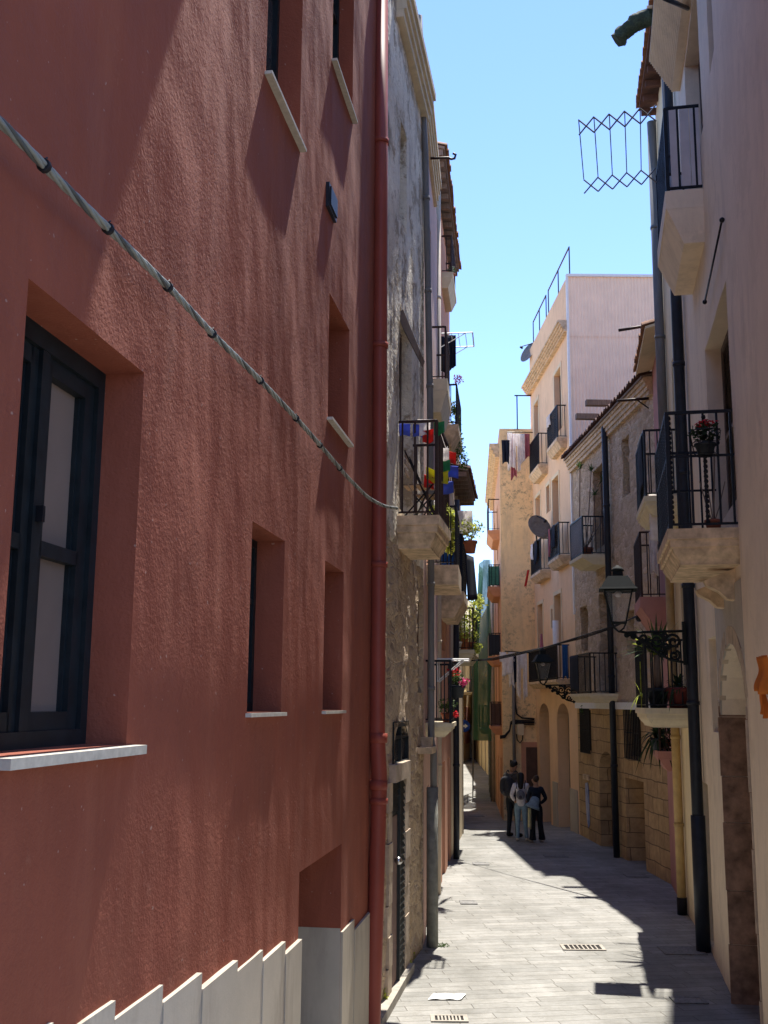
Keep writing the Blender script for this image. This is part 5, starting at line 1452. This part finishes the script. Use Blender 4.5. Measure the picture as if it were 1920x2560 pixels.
cloth('white_sheet', 'white sheet bundled on the corbelled left balcony top', lambda a, b, c: F3(B['u0'] + .3 + c, B['vr'] + .55 + b, .45 + a), .4, .5, M['white_cl'], 'cloth', 2, .06)

# ============================================================ PLANTS
potted('potted_shrub', 'flowering shrub in a terracotta pot held out over the lane at the left balcony rail', at_y(1176, 1383, 22.4), .14, .26, M['terracotta'], 'bush', .32, M['leaf_y'], M['leaf'], 3)
def onB2(B, fu, fw, dz=0.0): return B['F'](B['u0'] + (B['u1'] - B['u0']) * fu, B['v'] + dz, B['w'] * fw)
potted('geranium_box', 'pink geraniums in a dark box hooked outside the lower left railing', at_y(1143, 1745, 17.5), .13, .2, M['darkpot'], 'bush', .14, M['leaf'], None, 6, 'flower box')
m = MB(); leaf_cloud(m, at_y(1160, 1705, 17.4), (.09, .09, .07), 90, .03, 3); tag(m.build('geranium_flowers', M['pink_fl']), 'bright pink geranium heads leaning out over the lane', 'flowers')
m = MB(); leaf_cloud(m, at_y(1136, 1680, 17.7), (.12, .12, .09), 90, .03, 4); tag(m.build('geranium_flowers', M['red_fl']), 'dark red geranium heads above the hooked flower box', 'flowers')
m = MB(); leaf_cloud(m, at_y(1139, 1787, 18.0), (.05, .05, .06), 60, .025, 5); tag(m.build('rose_bloom', M['red_fl']), 'single red rose at the foot of the lower left balcony', 'flower')
potted('potted_plant', 'low leafy plant on the floor of the lower left balcony', onB2(b2a, .6, .7), .1, .15, M['terracotta'], 'bush', .16, M['leaf'], None, 9)
potted('potted_plant', 'sunlit leafy plant in brown pot on the cream house balcony', onB2(b4a, .3, .35), .17, .45, M['terracotta'], 'bush', .3, M['leaf_y'], None, 11)
potted('potted_plant', 'small sunlit plant at the outer corner of the cream house balcony', onB2(b4a, .1, .8), .12, .2, M['terracotta'], 'bush', .25, M['leaf_y'], None, 12)
potted('potted_plant', 'pale leaved plant by the wall of the cream house balcony', onB2(b4a, .05, .15), .12, .2, M['white_paint'], 'bush', .22, M['leaf_y'], None, 13)
m = MB(); m.tube([at_y(1186, 1625, 27), at_y(1187, 1560, 27.2), at_y(1183, 1540, 27.3), at_y(1188, 1510, 27.5), at_y(1194, 1500, 28)], .012, 5)
for i, (px, py, y, r_) in enumerate(((1187, 1510, 27.5, .3), (1180, 1540, 27.2, .25), (1194, 1500, 28, .2), (1192, 1620, 27, .15))): leaf_cloud(m, at_y(px, py, y), (r_, r_, r_), 130, .05, i)
tag(m.build('climbing_plant', M['leaf_y']), 'sunlit pale climbing plant spilling above the cream house balcony', 'climbing plant')
m = MB()
for i, (px, py, r_) in enumerate(((1135, 1040, .16), (1140, 1075, .16), (1142, 1110, .17), (1152, 1140, .2), (1158, 1155, .16), (1130, 1020, .14), (1138, 1090, .12))): leaf_cloud(m, at_y(px, py, 23.0), (r_, r_, r_ * 1.3), 110, .04, i + 20)
tag(m.build('trailing_plant', M['leaf']), 'trailing plant hanging down the left eaves against the sky', 'trailing plant')
m = MB(); leaf_cloud(m, at_y(1145, 950, 22.5), (.12, .12, .12), 80, .035, 31); tag(m.build('bougainvillea', M['purple_fl']), 'purple flowering plant on the upper left balcony against the sky', 'flowering plant')
potted('potted_plant', 'small white flowered pot plant on the highest left balcony under the eave', onB2(b3b, .3, .7), .1, .15, M['terracotta'], 'bush', .12, M['leaf'], M['white_cl'], 17)
m = MB()
for i, (px, py) in enumerate(((1127, 1290), (1132, 1310), (1130, 1340), (1124, 1370))): leaf_cloud(m, at_y(px, py, 18.3), (.09, .12, .13), 90, .045, i + 40)
tag(m.build('yellow_shrub', M['leaf_y']), 'bright yellow green shrub between the stone balcony and the black cloth', 'shrub')
# yucca balcony
B = RB3
potted('yucca', 'yucca with blades tinted yellow for sunlight in a dark pot on the pale yellow balcony', onB2(B, .28, .66), .19, .32, M['darkpot'], 'blades', .8, M['leaf'], None, 21)
bpy.data.objects['yucca']
m = MB()
o = onB2(B, .28, .66, .3)
m.tube([o, o + Vector((0, 0, .55))], [.07, .05], 8); tag(m.build('trunk', M['wood']))
fb = MB(); c0 = o + Vector((0, 0, .55))
for tx, ty in ((1576, 1592), (1579, 1610), (1598, 1603), (1609, 1594), (1618, 1588), (1590, 1600)):
    q = at_y(tx, ty, c0.y + random.uniform(-.25, .1)); d_ = q - c0; sd_ = Vector((d_.z, 0, -d_.x)).normalized() * .035; pv = None
    for k in range(5):
        t_ = k / 4; p_ = c0 + d_ * t_ + Vector((0, 0, .06 * math.sin(t_ * 3.1))); w2 = sd_ * (1 - t_ ** 3)
        if pv: fb.add([pv[0], pv[1], p_ + w2, p_ - w2], [(0, 1, 2, 3)])
        pv = (p_ - w2, p_ + w2)
fb.build('sun_painted_blades', M['leaf_y'], bpy.data.objects['yucca'])  # sunlight painted in by a yellower leaf colour than the other foliage
tr = bpy.data.objects['trunk']; yc = bpy.data.objects['yucca']; tr.parent = yc
tr.data.transform(Matrix.Translation(-yc.location))
for ch in yc.children:
    if ch.name.startswith('foliage'): ch.data.transform(Matrix.Translation((0, 0, .55)))
potted('potted_plant', 'feathery plant in a wine red pot nearest the dark downpipe', onB2(B, .1, .3), .2, .32, M['redpot'], 'fern', .45, M['leaf_d'], None, 22)
m = MB(); blades(m, onB2(B, .4, .98, .2), 16, .4, .03, 9, .8, .2); m.tube([onB2(B, .4, .98, 0), onB2(B, .4, .98, .75)], .008, 4); tag(m.build('thin_climber', M['leaf_y']), 'thin straggly climber outside the pale yellow balcony rail', 'climbing plant')
potted('potted_plant', 'spreading fern under the pale yellow balcony on the rose house ledge', onB2(RB5, .35, .9), .13, .22, M['darkpot'], 'fern', .55, M['leaf_d'], None, 23)
potted('potted_plant', 'leafy potted plant behind the fern on the rose house ledge', onB2(RB5, .7, .5), .12, .2, M['terracotta'], 'bush', .2, M['leaf_d'], None, 24)
# geranium in wire basket on the big balcony
B = RB1
c = F1(B['u0'] + .02, B['vr'] - .48, B['w'] * .42)
t = thing('hanging_basket', 'red geranium in a wire basket hooked on the big balcony rail', 'hanging basket', c)
m = MB()
for z, r_ in ((.0, .12), (.12, .15), (.25, .17)): m.tube([c + Vector((r_ * math.cos(a * .5236), r_ * math.sin(a * .5236), z)) for a in range(13)], .005, 4)
for a in range(8): m.bar(c + Vector((.12 * math.cos(a * .785), .12 * math.sin(a * .785), 0)), c + Vector((.17 * math.cos(a * .785), .17 * math.sin(a * .785), .25)), .004)
m.build('wire_frame', M['iron'], t)
m = MB(); pot(m, c, .11, .12); m.build('pot', M['darkpot'], t)
m = MB(); leaf_cloud(m, c + Vector((0, 0, .24)), (.16, .16, .13), 220, .035, 8); m.build('foliage', M['leaf_d'], t)
m = MB(); leaf_cloud(m, c + Vector((.03, 0, .33)), (.13, .13, .05), 60, .03, 9); m.build('flowers', M['red_fl'], t)
c = onB2(B, .2, .3)
t = thing('potted_plant', 'bare branched plant in a small pot on the big balcony floor', 'potted plant', c)
m = MB(); pot(m, c, .09, .15); m.build('pot', M['terracotta'], t)
m = MB()
for a, b, h in ((0, .2, .7), (.1, -.15, .55), (-.1, .1, .6), (.05, .02, .9)): m.tube([c + Vector((0, 0, .1)), c + Vector((a * .5, b * .4, h * .5)), c + Vector((a, b, h))], .007, 4)
m.build('branches', M['wood'], t)
# rubble house balcony plant
c = onB2(RB6, .7, .5)
t = thing('dracaena', 'tall branching plant with spiky tufts on the rubble house balcony', 'potted plant', c)
m = MB(); pot(m, c, .2, .3); m.build('pot', M['terracotta'], t)
m = MB(); f = MB()
for i, (px, py) in enumerate(((1450, 1172), (1478, 1178), (1487, 1238), (1508, 1200))):
    q = at_y(px, py, c.y - .1); m.tube([c + Vector((0, 0, .25)), (c + q) / 2 + Vector((.08 * (i - 1), 0, -.1)), q], .014, 5); blades(f, q, 30, .3, .03, i, .5, .1)
m.build('branches', M['wood'], t); f.build('foliage', M['leaf'], t)
m = MB(); leaf_cloud(m, F9(*F9.at(1462, 1775), .05), (.08, .12, .16), 90, .04, 77); tag(m.build('wall_weed', M['leaf']), 'green weed growing from the string course of the rubble house', 'weed')
drape(RB7, .78, 1.0, .9, 'navy_cl', 'dark cloth lashed along the lower rubble house balcony rail', .0, -.01, .01, 1)
near_end(RB4, .5, .15, .8, 'white_cl', 'white strip of cloth in the rose house balcony')
B = RB3b
cloth('white_sheet', 'white sheet hanging through the high narrow balcony on the right', lambda a, b, c: F7(B['u0'] + .3 + c, B['v'] - .02 + b + .1, B['w'] * .55 - a), .38, .75, M['white_cl'], 'cloth', 1.5, .04)
drape(RB3b, .35, .9, .95, 'navy_cl', 'dark screen cloth on the high narrow balcony, right', .0, .0, .01, 1)
# weeds by the kerb
m = MB()
for i, (px, py) in enumerate(((1018, 2420), (1024, 2400))):
    g = ground(px, py); leaf_cloud(m, (g.x, g.y, .07), (.07, .07, .09), 70, .03, i + 60)
tag(m.build('weed', M['leaf_y']), 'small green weed sprouting at the stone door step', 'weed')
g = ground(957, 2520); m = MB(); leaf_cloud(m, (g.x, g.y, .12), (.06, .08, .13), 110, .035, 66); tag(m.build('weed', M['leaf_y']), 'weed at the foot of the red downpipe', 'weed')
g = ground(1104, 2366); m = MB(); leaf_cloud(m, (g.x, g.y, .02), (.12, .1, .03), 60, .02, 67); tag(m.build('weed', M['leaf']), 'flat patch of weed in the paving by the grey pipe foot', 'weed')

# ============================================================ OVERHEAD CABLE, BUNDLED NET, POLES, SIGN
def overhead(pts, r, name, label, n=2):
    t = thing(name, label, 'cable', pts[0])
    for k in range(n):
        Q = [Vector(p) + Vector((.0, .02 * k, .03 * k * math.sin(i * 1.1))) for i, p in enumerate(pts)]
        MB().tube(Q, r, 5).build('strand', M['blackcable'], t)
ys = [27.5, 26.4, 25.3, 24.2, 23.2, 22.4, 21.8]
px_ = [(1160, 1653), (1235, 1650), (1300, 1636), (1380, 1613), (1460, 1588), (1530, 1566), (1590, 1543)]
overhead([at_y(x, y, d) for (x, y), d in zip(px_, ys)], .012, 'overhead_cable', 'black cable sagging across the lane behind the lantern', 3)
MB().ball(at_y(1598, 1545, 21.6), .08, 8).build('cable_anchor', M['blackcable']).parent = None
tag(bpy.data.objects['cable_anchor'], 'black knot of cables where the overhead cable meets the rose house', 'cable box')
# bundled shade net by the roof
u = F7.u_y(16.2); pts = []
for x, y in ((1655, 22), (1632, 42), (1610, 48), (1588, 58), (1572, 70), (1556, 86), (1546, 102)):
    w, v = F7.pt(x, y, u); pts.append(F7(u, v, w))
Q = []
for a, b in zip(pts, pts[1:]): Q += [a + (b - a) * i / 5 for i in range(5)]
Q.append(pts[-1]); m = MB(); m.tube(Q, [.05 + .09 * min(1, i / 8) + .03 * nz(i * .9, 1) for i in range(len(Q))], 9)
for v_ in m.v: v_ += Vector((nz(v_.x * 9, v_.y * 9, v_.z * 9), nz(v_.x * 9, v_.z * 9, 5), nz(v_.y * 9, v_.z * 9, 9))) * .06
nb = thing('rolled_net', 'rolled dark shade net tied on a pole at the upper right roof edge', 'rolled net', pts[3])
m.build('net_roll', simple('dark_green_net', (.035, .05, .035, 1), .9, 0, .4, 30, .6, .02), nb)
MB().tube([pts[0] + Vector((.3, 0, .06)), pts[0] + (pts[3] - pts[0]) * .6 + Vector((0, -.1, .12))], .03, 6).build('pole', M['cream_pipe'], nb)
def clothes_arm(F, y, a, b, label, r=.03):
    u = F.u_y(y); wa, va = F.pt(*a, u); wb, vb = F.pt(*b, u)
    t = thing('wall_pole', label, 'pole', F(u, vb, wb))
    MB().tube([F(u, va, wa), F(u, vb, wb)], r, 6).build('bar', M['rust_iron'], t)
    MB().tube([F(u, va + (vb - va) * .6, wa + (wb - wa) * .6), F(u + .1, vb - .18, wb)], r * .5, 5).build('brace', M['rust_iron'], t)
clothes_arm(F8, 20.3, (1546, 826), (1632, 812), 'rusty arm sticking out below the right eave, upper one')
clothes_arm(F8, 20.9, (1543, 1002), (1622, 996), 'rusty arm sticking out above the rubble roof, lower one')
# hook on the left
u = F2.u_y(17.6); w0, v0 = F2.pt(1076, 396, u); w1, v1 = F2.pt(1128, 396, u)
pts = [F2(u, v0, w0), F2(u, v1 + .01, w1)] + [F2(u, v1 + .06 * math.sin(a) - .06 + .07, w1 + .06 * (1 - math.cos(a)) * .9) for a in (.6, 1.4, 2.4, 3.4, 4.2)]
tag(MB().tube([F2(u, v0, w0), F2(u, v0, w1 - .05), F2(u, v0 - .03, w1), F2(u, v0 - .02, w1 + .06), F2(u, v0 + .05, w1 + .08), F2(u, v0 + .08, w1 + .03)], .022, 6).build('roof_hook', M['rust_iron']), 'dark iron hook jutting from the left cornice against the sky', 'hook')
# one-way disc sign far down the lane
p = at_y(1160, 1815, 58); t = thing('road_sign', 'round blue sign with a white arrow far down the lane', 'sign', p)
MB().tube([p, p + Vector((0, .03, 0))], .32, 24).build('disc', simple('sign_blue', (.01, .05, .3, 1), .4), t)
MB().prism(lambda a, b, c: p + Vector((a, -.01 - c, b)), [(-.2, -.05), (.04, -.05), (.04, -.13), (.22, 0), (.04, .13), (.04, .05), (-.2, .05)], 0, .01).build('arrow', M['white_paint'], t)
MB().tube([p + Vector((0, .06, -.3)), p + Vector((0, .06, .3))], .02, 6).tube([p + Vector((0, .06, 0)), p + Vector((-.6, .06, 0))], .02, 6).build('bracket', M['iron'], t)

# ============================================================ PAVING FITTINGS
def drain(px, py, w, d, label, slots=8, open_=True):
    g = ground(px, py); z = .004
    t = thing('drain_grate', label, 'drain', (g.x, g.y, 0), 'metal covers set in the paving')
    P = lambda a, b, c: Vector((g.x + a, g.y + b, z + c))
    m = MB()
    m.box(P, -w / 2, w / 2, -d / 2, -d / 2 + .04, 0, .012).box(P, -w / 2, w / 2, d / 2 - .04, d / 2, 0, .012).box(P, -w / 2, -w / 2 + .05, -d / 2 + .04, d / 2 - .04, 0, .011).box(P, w / 2 - .05, w / 2, -d / 2 + .04, d / 2 - .04, 0, .011)
    m.build('frame', M['kerb'] if open_ else M['cast_dark'], t)
    if open_:
        MB().box(P, -w / 2 + .05, w / 2 - .05, -d / 2 + .04, d / 2 - .04, 0, .002).build('slot_shade', M['darkint'], t)  # flat sheet coloured near-black for the shade between the bars
        m = MB(); n = slots
        for i in range(1, n): x = -w / 2 + .05 + (w - .1) * i / n; m.box(P, x - .010, x + .010, -d / 2 + .04, d / 2 - .04, .003, .010)
        m.build('bars', M['kerb'], t)
    else:
        m = MB().box(P, -w / 2 + .05, w / 2 - .05, -d / 2 + .04, d / 2 - .04, 0, .008); m.build('lid', M['cast_dark'], t)
M['cast_dark'] = simple('dark_cast_lid', (.2, .195, .185, 1), .7, 0, .3, 25, .5)
drain(1457, 2370, .62, .36, 'open slotted drain grate in the middle of the sunlit paving')
drain(1123, 2548, .42, .26, 'slotted drain grate at the bottom edge beside the red house', 8)
for px, py, w, d, l in ((1390, 2141, .55, .35, 'dark flat cover in the shade just right of the three people'), (1590, 2190, .45, .4, 'dark flat cover in the shade below the stone portal'),
                        (1202, 2160, .35, .4, 'small flat cover on the sunlit left side, farther one'), (1171, 2257, .3, .35, 'small flat cover on the sunlit left side, nearer one'),
                        (1705, 2378, .6, .5, 'wide flat cover in the shade beside the dark downpipe'), (1722, 2502, .4, .3, 'flat cover at the edge of light near the bottom right'),
                        (1190, 2040, .5, .5, 'flat cover in the distant shade left of the people')):
    drain(px, py, w, d, l, open_=False)
g = ground(1110, 2494)
m = MB(); k = 8; gg = []
for j in range(3):
    for i in range(k + 1): gg.append((g.x - .2 + .4 * i / k + .04 * j, g.y - .13 + .13 * j, .008 + .012 * abs(math.sin(i * .9 + j))))
m.add(gg, [(j * (k + 1) + i, j * (k + 1) + i + 1, (j + 1) * (k + 1) + i + 1, (j + 1) * (k + 1) + i) for j in range(2) for i in range(k)])
tag(m.build('paper_sheet', M['white_paint']), 'flattened sheet of white paper lying on the paving', 'litter')

# ============================================================ PEOPLE
def skinobj(name, chains, mat, parent, P, sub=2):
    """chains: list of [(x,y,z,r), ...]; a chain starts at an existing joint when its first point coincides."""
    vs, rs, es = [], [], []
    def idx(p):
        for i, q in enumerate(vs):
            if (Vector(q) - Vector(p[:3])).length < 1e-4: return i
        vs.append(p[:3]); rs.append(p[3]); return len(vs) - 1
    for c in chains:
        ids = [idx(p) for p in c]
        es += [(a, b) for a, b in zip(ids, ids[1:]) if (a, b) not in es and (b, a) not in es]
    me = bpy.data.meshes.new(name); org = ROOTS[parent.name]
    me.from_pydata([tuple(P(*v) - org) for v in vs], es, [])
    o = bpy.data.objects.new(name, me); COL.objects.link(o); o.parent = parent; ROOTS[o.name] = org.copy()
    me.materials.append(mat)
    md = o.modifiers.new('Skin', 'SKIN'); md.use_smooth_shade = True
    sc = PSC[0]
    for i, sv in enumerate(me.skin_vertices[0].data): sv.radius = (rs[i] * sc, rs[i] * sc); sv.use_root = (i == 0)
    ss = o.modifiers.new('Sub', 'SUBSURF'); ss.levels = sub; ss.render_levels = sub
    return o
PSC = [1.0]
def hand(wr, d, s=1):
    """five finger chains from the wrist wr in direction d (mostly down)."""
    wr = Vector(wr); d = Vector(d).normalized(); side = Vector((0, 1, 0)); side = (side - d * side.dot(d)).normalized(); n = d.cross(side) * s
    palm = wr + d * .055; pk = wr + d * .085
    ch = [[(*wr, .026), (*palm, .03), (*pk, .03)]]
    for k, (o, L) in enumerate(((-.03, .065), (-.01, .078), (.01, .072), (.03, .055))):
        a = pk + side * o; b = a + d * L * .5 + n * .008; c = a + d * L + n * .03
        ch.append([(*pk, .03), (*(a + d * .01), .0115), (*b, .0095), (*c, .0075)])
    th = palm - side * .035 + n * .012
    ch.append([(*palm, .03), (*th, .012), (*(th + d * .03 - side * .012 + n * .01), .0095), (*(th + d * .055 - side * .01 + n * .02), .008)])
    return ch
SKIN = simple('skin', (.36, .2, .13, 1), .5, 0, .08, 10)
def person(px, py, height, heading, label, arms, legs, mats, hair='short', female=False, tilt=0.0, sleeve=.5, flare=0.0, leanx=0.0):
    g = ground(px, py, gz(30)); g3 = Vector((g.x, g.y, gz(g.y) + .004)); k = height / 1.75; PSC[0] = k
    t = thing('person', label, 'person', g3)
    c, s_ = math.cos(heading), math.sin(heading)      # heading 0: facing +Y (away)
    def P(x, y, z): x += leanx * max(0, z - .9); return g3 + Vector(((x * c + y * s_) * k, (-x * s_ + y * c) * k, z * k))
    sh = .165 if female else .195; hp = .095
    body = []
    body.append([(0, 0, .95, .13), (0, .0, 1.1, .115), (0, .0, 1.28, .13), (0, -.005, 1.42, .10), (0, .0, 1.49, .055), (0, .01, 1.54, .055), (0, .015 + .2 * tilt, 1.62, .088), (0, .01 + .35 * tilt, 1.68, .085)])
    hd = .1 + .25 * tilt
    body.append([(0, .015 + .2 * tilt, 1.62, .088), (0, hd + .012, 1.595, .012)])     # nose
    for s in (-1, 1):
        body.append([(0, .015 + .2 * tilt, 1.62, .088), (s * .085, .01 + .2 * tilt, 1.61, .016)])   # ears
    for s, A in zip((-1, 1), arms):
        el, wr = A
        body.append([(0, -.005, 1.42, .10), (s * sh, 0, 1.4, .055), (*el, .040), (*wr, .026)])
        d = Vector(wr) - Vector(el); body += hand(wr, d, s)
    for s, Lg in zip((-1, 1), legs):
        kn, an = Lg
        body.append([(0, 0, .95, .13), (s * hp, 0, .88, .085), (*kn, .055), (*an, .036), (an[0], an[1] - .03, .035, .036), (an[0] + s * .01, an[1] + .1, .03, .036), (an[0] + s * .015, an[1] + .17, .022, .028)])
    skinobj('body', body, SKIN, t, P)
    top = [[(0, 0, .84, .165), (0, 0, .98, .15), (0, 0, 1.1, .132 if female else .14), (0, 0, 1.28, .142 if female else .155), (0, -.005, 1.4, .125), (0, 0, 1.49, .085)]]
    for s, A in zip((-1, 1), arms):
        el, wr = Vector(A[0]), Vector(A[1]); shp = Vector((s * sh, 0, 1.4))
        if sleeve < 1: e = shp + (el - shp) * sleeve * 1.2; top.append([(0, -.005, 1.4, .125), (*shp, .075), (*e, .062)])
        else: top.append([(0, -.005, 1.4, .125), (*shp, .072), (*el, .056), (*(el + (wr - el) * .9), .04)])
    skinobj('shirt', top, mats['top'], t, P)
    tr = []
    for s, Lg in zip((-1, 1), legs):
        kn, an = Vector(Lg[0]), Vector(Lg[1])
        tr.append([(0, 0, 1.02, .13), (0, 0, .96, .138), (s * hp, 0, .86, .105), (*kn, .07 + .01 * flare), (*(kn + (an - kn) * .55), .055 + flare * .025), (*an, .05 + flare * .05), (an[0], an[1], .05, .052 + flare * .06)])
    skinobj('trousers', tr, mats['legs'], t, P)
    for s, Lg in zip((-1, 1), legs):
        an = Lg[1]
        skinobj('shoe', [[(an[0], an[1] - .05, .05, .05), (an[0] + s * .005, an[1] + .06, .045, .05), (an[0] + s * .015, an[1] + .18, .035, .042)]], mats['shoe'], t, P)
    ht = .35 * tilt
    if hair == 'short':
        skinobj('hair', [[(0, -.055 + .1 * tilt, 1.60, .05), (0, -.03 + ht * .8, 1.68, .102), (0, .03 + ht, 1.73, .09)], [(0, -.03 + ht * .8, 1.68, .09), (-.05, .01 + ht, 1.69, .06)], [(0, -.03 + ht * .8, 1.68, .09), (.05, .01 + ht, 1.69, .06)]], mats['hair'], t, P)
    elif hair == 'long':
        skinobj('hair', [[(0, .0 + ht, 1.72, .08), (0, -.03 + ht * .8, 1.66, .105), (0, -.07, 1.55, .095), (0, -.12, 1.42, .085), (0, -.14, 1.3, .06)]], mats['hair'], t, P)
    else:
        skinobj('hair', [[(0, .0 + ht, 1.72, .09), (0, -.03 + ht * .8, 1.66, .112), (0, -.05, 1.58, .085)], [(0, -.03 + ht * .8, 1.66, .1), (0, -.11, 1.72, .05)]], mats['hair'], t, P)
    return t, P, k
def backpack(P, label, mat, mat2, z0=1.0, z1=1.42, y=-.2, w=.15, parent_xy=None):
    t = thing('backpack', label, 'backpack', P(0, y, z0))
    skinobj('bag', [[(-w * .35, y, z0 + .1, .13), (-w * .35, y, z1 - .1, .115)], [(w * .35, y, z0 + .1, .13), (w * .35, y, z1 - .1, .115)], [(-w * .35, y, z0 + .1, .13), (w * .35, y, z0 + .1, .13)], [(-w * .35, y, z1 - .1, .115), (w * .35, y, z1 - .1, .115)]], mat, t, P)
    skinobj('pocket', [[(-.05, y - .11, z0 + .1, .06), (.05, y - .11, z0 + .1, .06)]], mat2, t, P)
    for s in (-1, 1):
        skinobj('strap', [[(s * .1, y + .05, z1 - .02, .016), (s * .115, -.02, 1.535, .016), (s * .13, .13, 1.4, .016), (s * .15, .12, 1.2, .016), (s * .14, y + .1, z0 + .08, .016)]], mat2, t, P)
    return t
def fab(name, c): return simple(name, c, .9, 0, .2, 14, .2)
hairm = simple('dark_hair', (.012, .01, .009, 1), .45, 0, .2, 20)
brown_hair = simple('brown_hair', (.035, .02, .014, 1), .5, 0, .2, 20)
m1 = dict(top=fab('charcoal_shirt', (.075, .065, .058, 1)), legs=fab('black_jeans', (.012, .014, .02, 1)), shoe=fab('black_shoes', (.015, .015, .018, 1)), hair=hairm)
t1, P1, k1 = person(1283, 2092, 1.97, R(42), 'tall man in charcoal t-shirt with dark backpack, looking down to his right', [((-.25, .02, 1.13), (-.2, .17, .96)), ((.24, .06, 1.14), (.14, .26, 1.02))],
                    [((-.1, .02, .5), (-.11, -.03, .09)), ((.1, .03, .5), (.12, .0, .09))], m1, 'short', tilt=.18, sleeve=.5)
backpack(P1, 'large dark grey backpack on the tall man', fab('dark_grey_pack', (.035, .035, .042, 1)), fab('pack_trim', (.09, .08, .07, 1)), .92, 1.45, -.24, .2)
m2 = dict(top=fab('white_blouse', (.62, .58, .6, 1)), legs=fab('light_blue_jeans', (.19, .27, .33, 1)), shoe=fab('cream_shoes', (.5, .45, .36, 1)), hair=hairm)
t2, P2, k2 = person(1304, 2102, 1.74, R(10), 'woman in white blouse and light blue jeans with long black hair, seen from behind', [((-.25, -.02, 1.14), (-.17, .16, .98)), ((.2, .04, 1.14), (.12, .2, 1.0))],
                    [((-.09, .02, .5), (-.1, -.02, .09)), ((.1, .02, .5), (.13, .03, .09))], m2, 'long', True, .12, 1)
backpack(P2, 'small grey backpack on the woman in white', fab('grey_pack', (.14, .14, .16, 1)), fab('grey_pack_trim', (.06, .05, .06, 1)), 1.02, 1.34, -.19, .12)
m3 = dict(top=fab('navy_jacket', (.012, .016, .028, 1)), legs=fab('black_flares', (.01, .012, .018, 1)), shoe=fab('white_trainers', (.5, .48, .45, 1)), hair=brown_hair)
t3, P3, k3 = person(1342, 2106, 1.66, R(-18), 'woman in navy top and black flared trousers, rightmost of the three', [((-.2, .1, 1.16), (-.1, .24, 1.02)), ((.3, .0, 1.14), (.2, .17, .98))],
                    [((-.1, .03, .5), (-.12, .0, .09)), ((.11, .0, .5), (.17, .02, .09))], m3, 'bun', True, .2, 1, 1.0)
# pale blue sun hat and scarf dangling between the two women
hp_ = P3(-.2, -.22, .98)
t = thing('sun_hat', 'pale blue cloth hat hanging behind the woman in navy', 'hat', hp_)
mh = fab('pale_blue_cotton', (.2, .27, .33, 1))
MB().lathe(hp_, [(.17, -.02), (.13, .06), (.12, .16), (.09, .22), (.03, .24)], 14, Matrix.Rotation(.35, 3, 'Y')).build('crown', mh, t)
MB().lathe(hp_, [(.18, -.05), (.2, -.06), (.16, .02), (.12, .03)], 14, Matrix.Rotation(.35, 3, 'Y')).build('brim', mh, t)
o = P3(-.3, -.2, .92)
cloth('scarf', 'pale yellow scarf dangling under the blue hat', lambda a, b, c: o + Vector((a, c, b)), .08, .5, fab('pale_yellow_cotton', (.5, .45, .25, 1)), 'scarf', 1, .02)
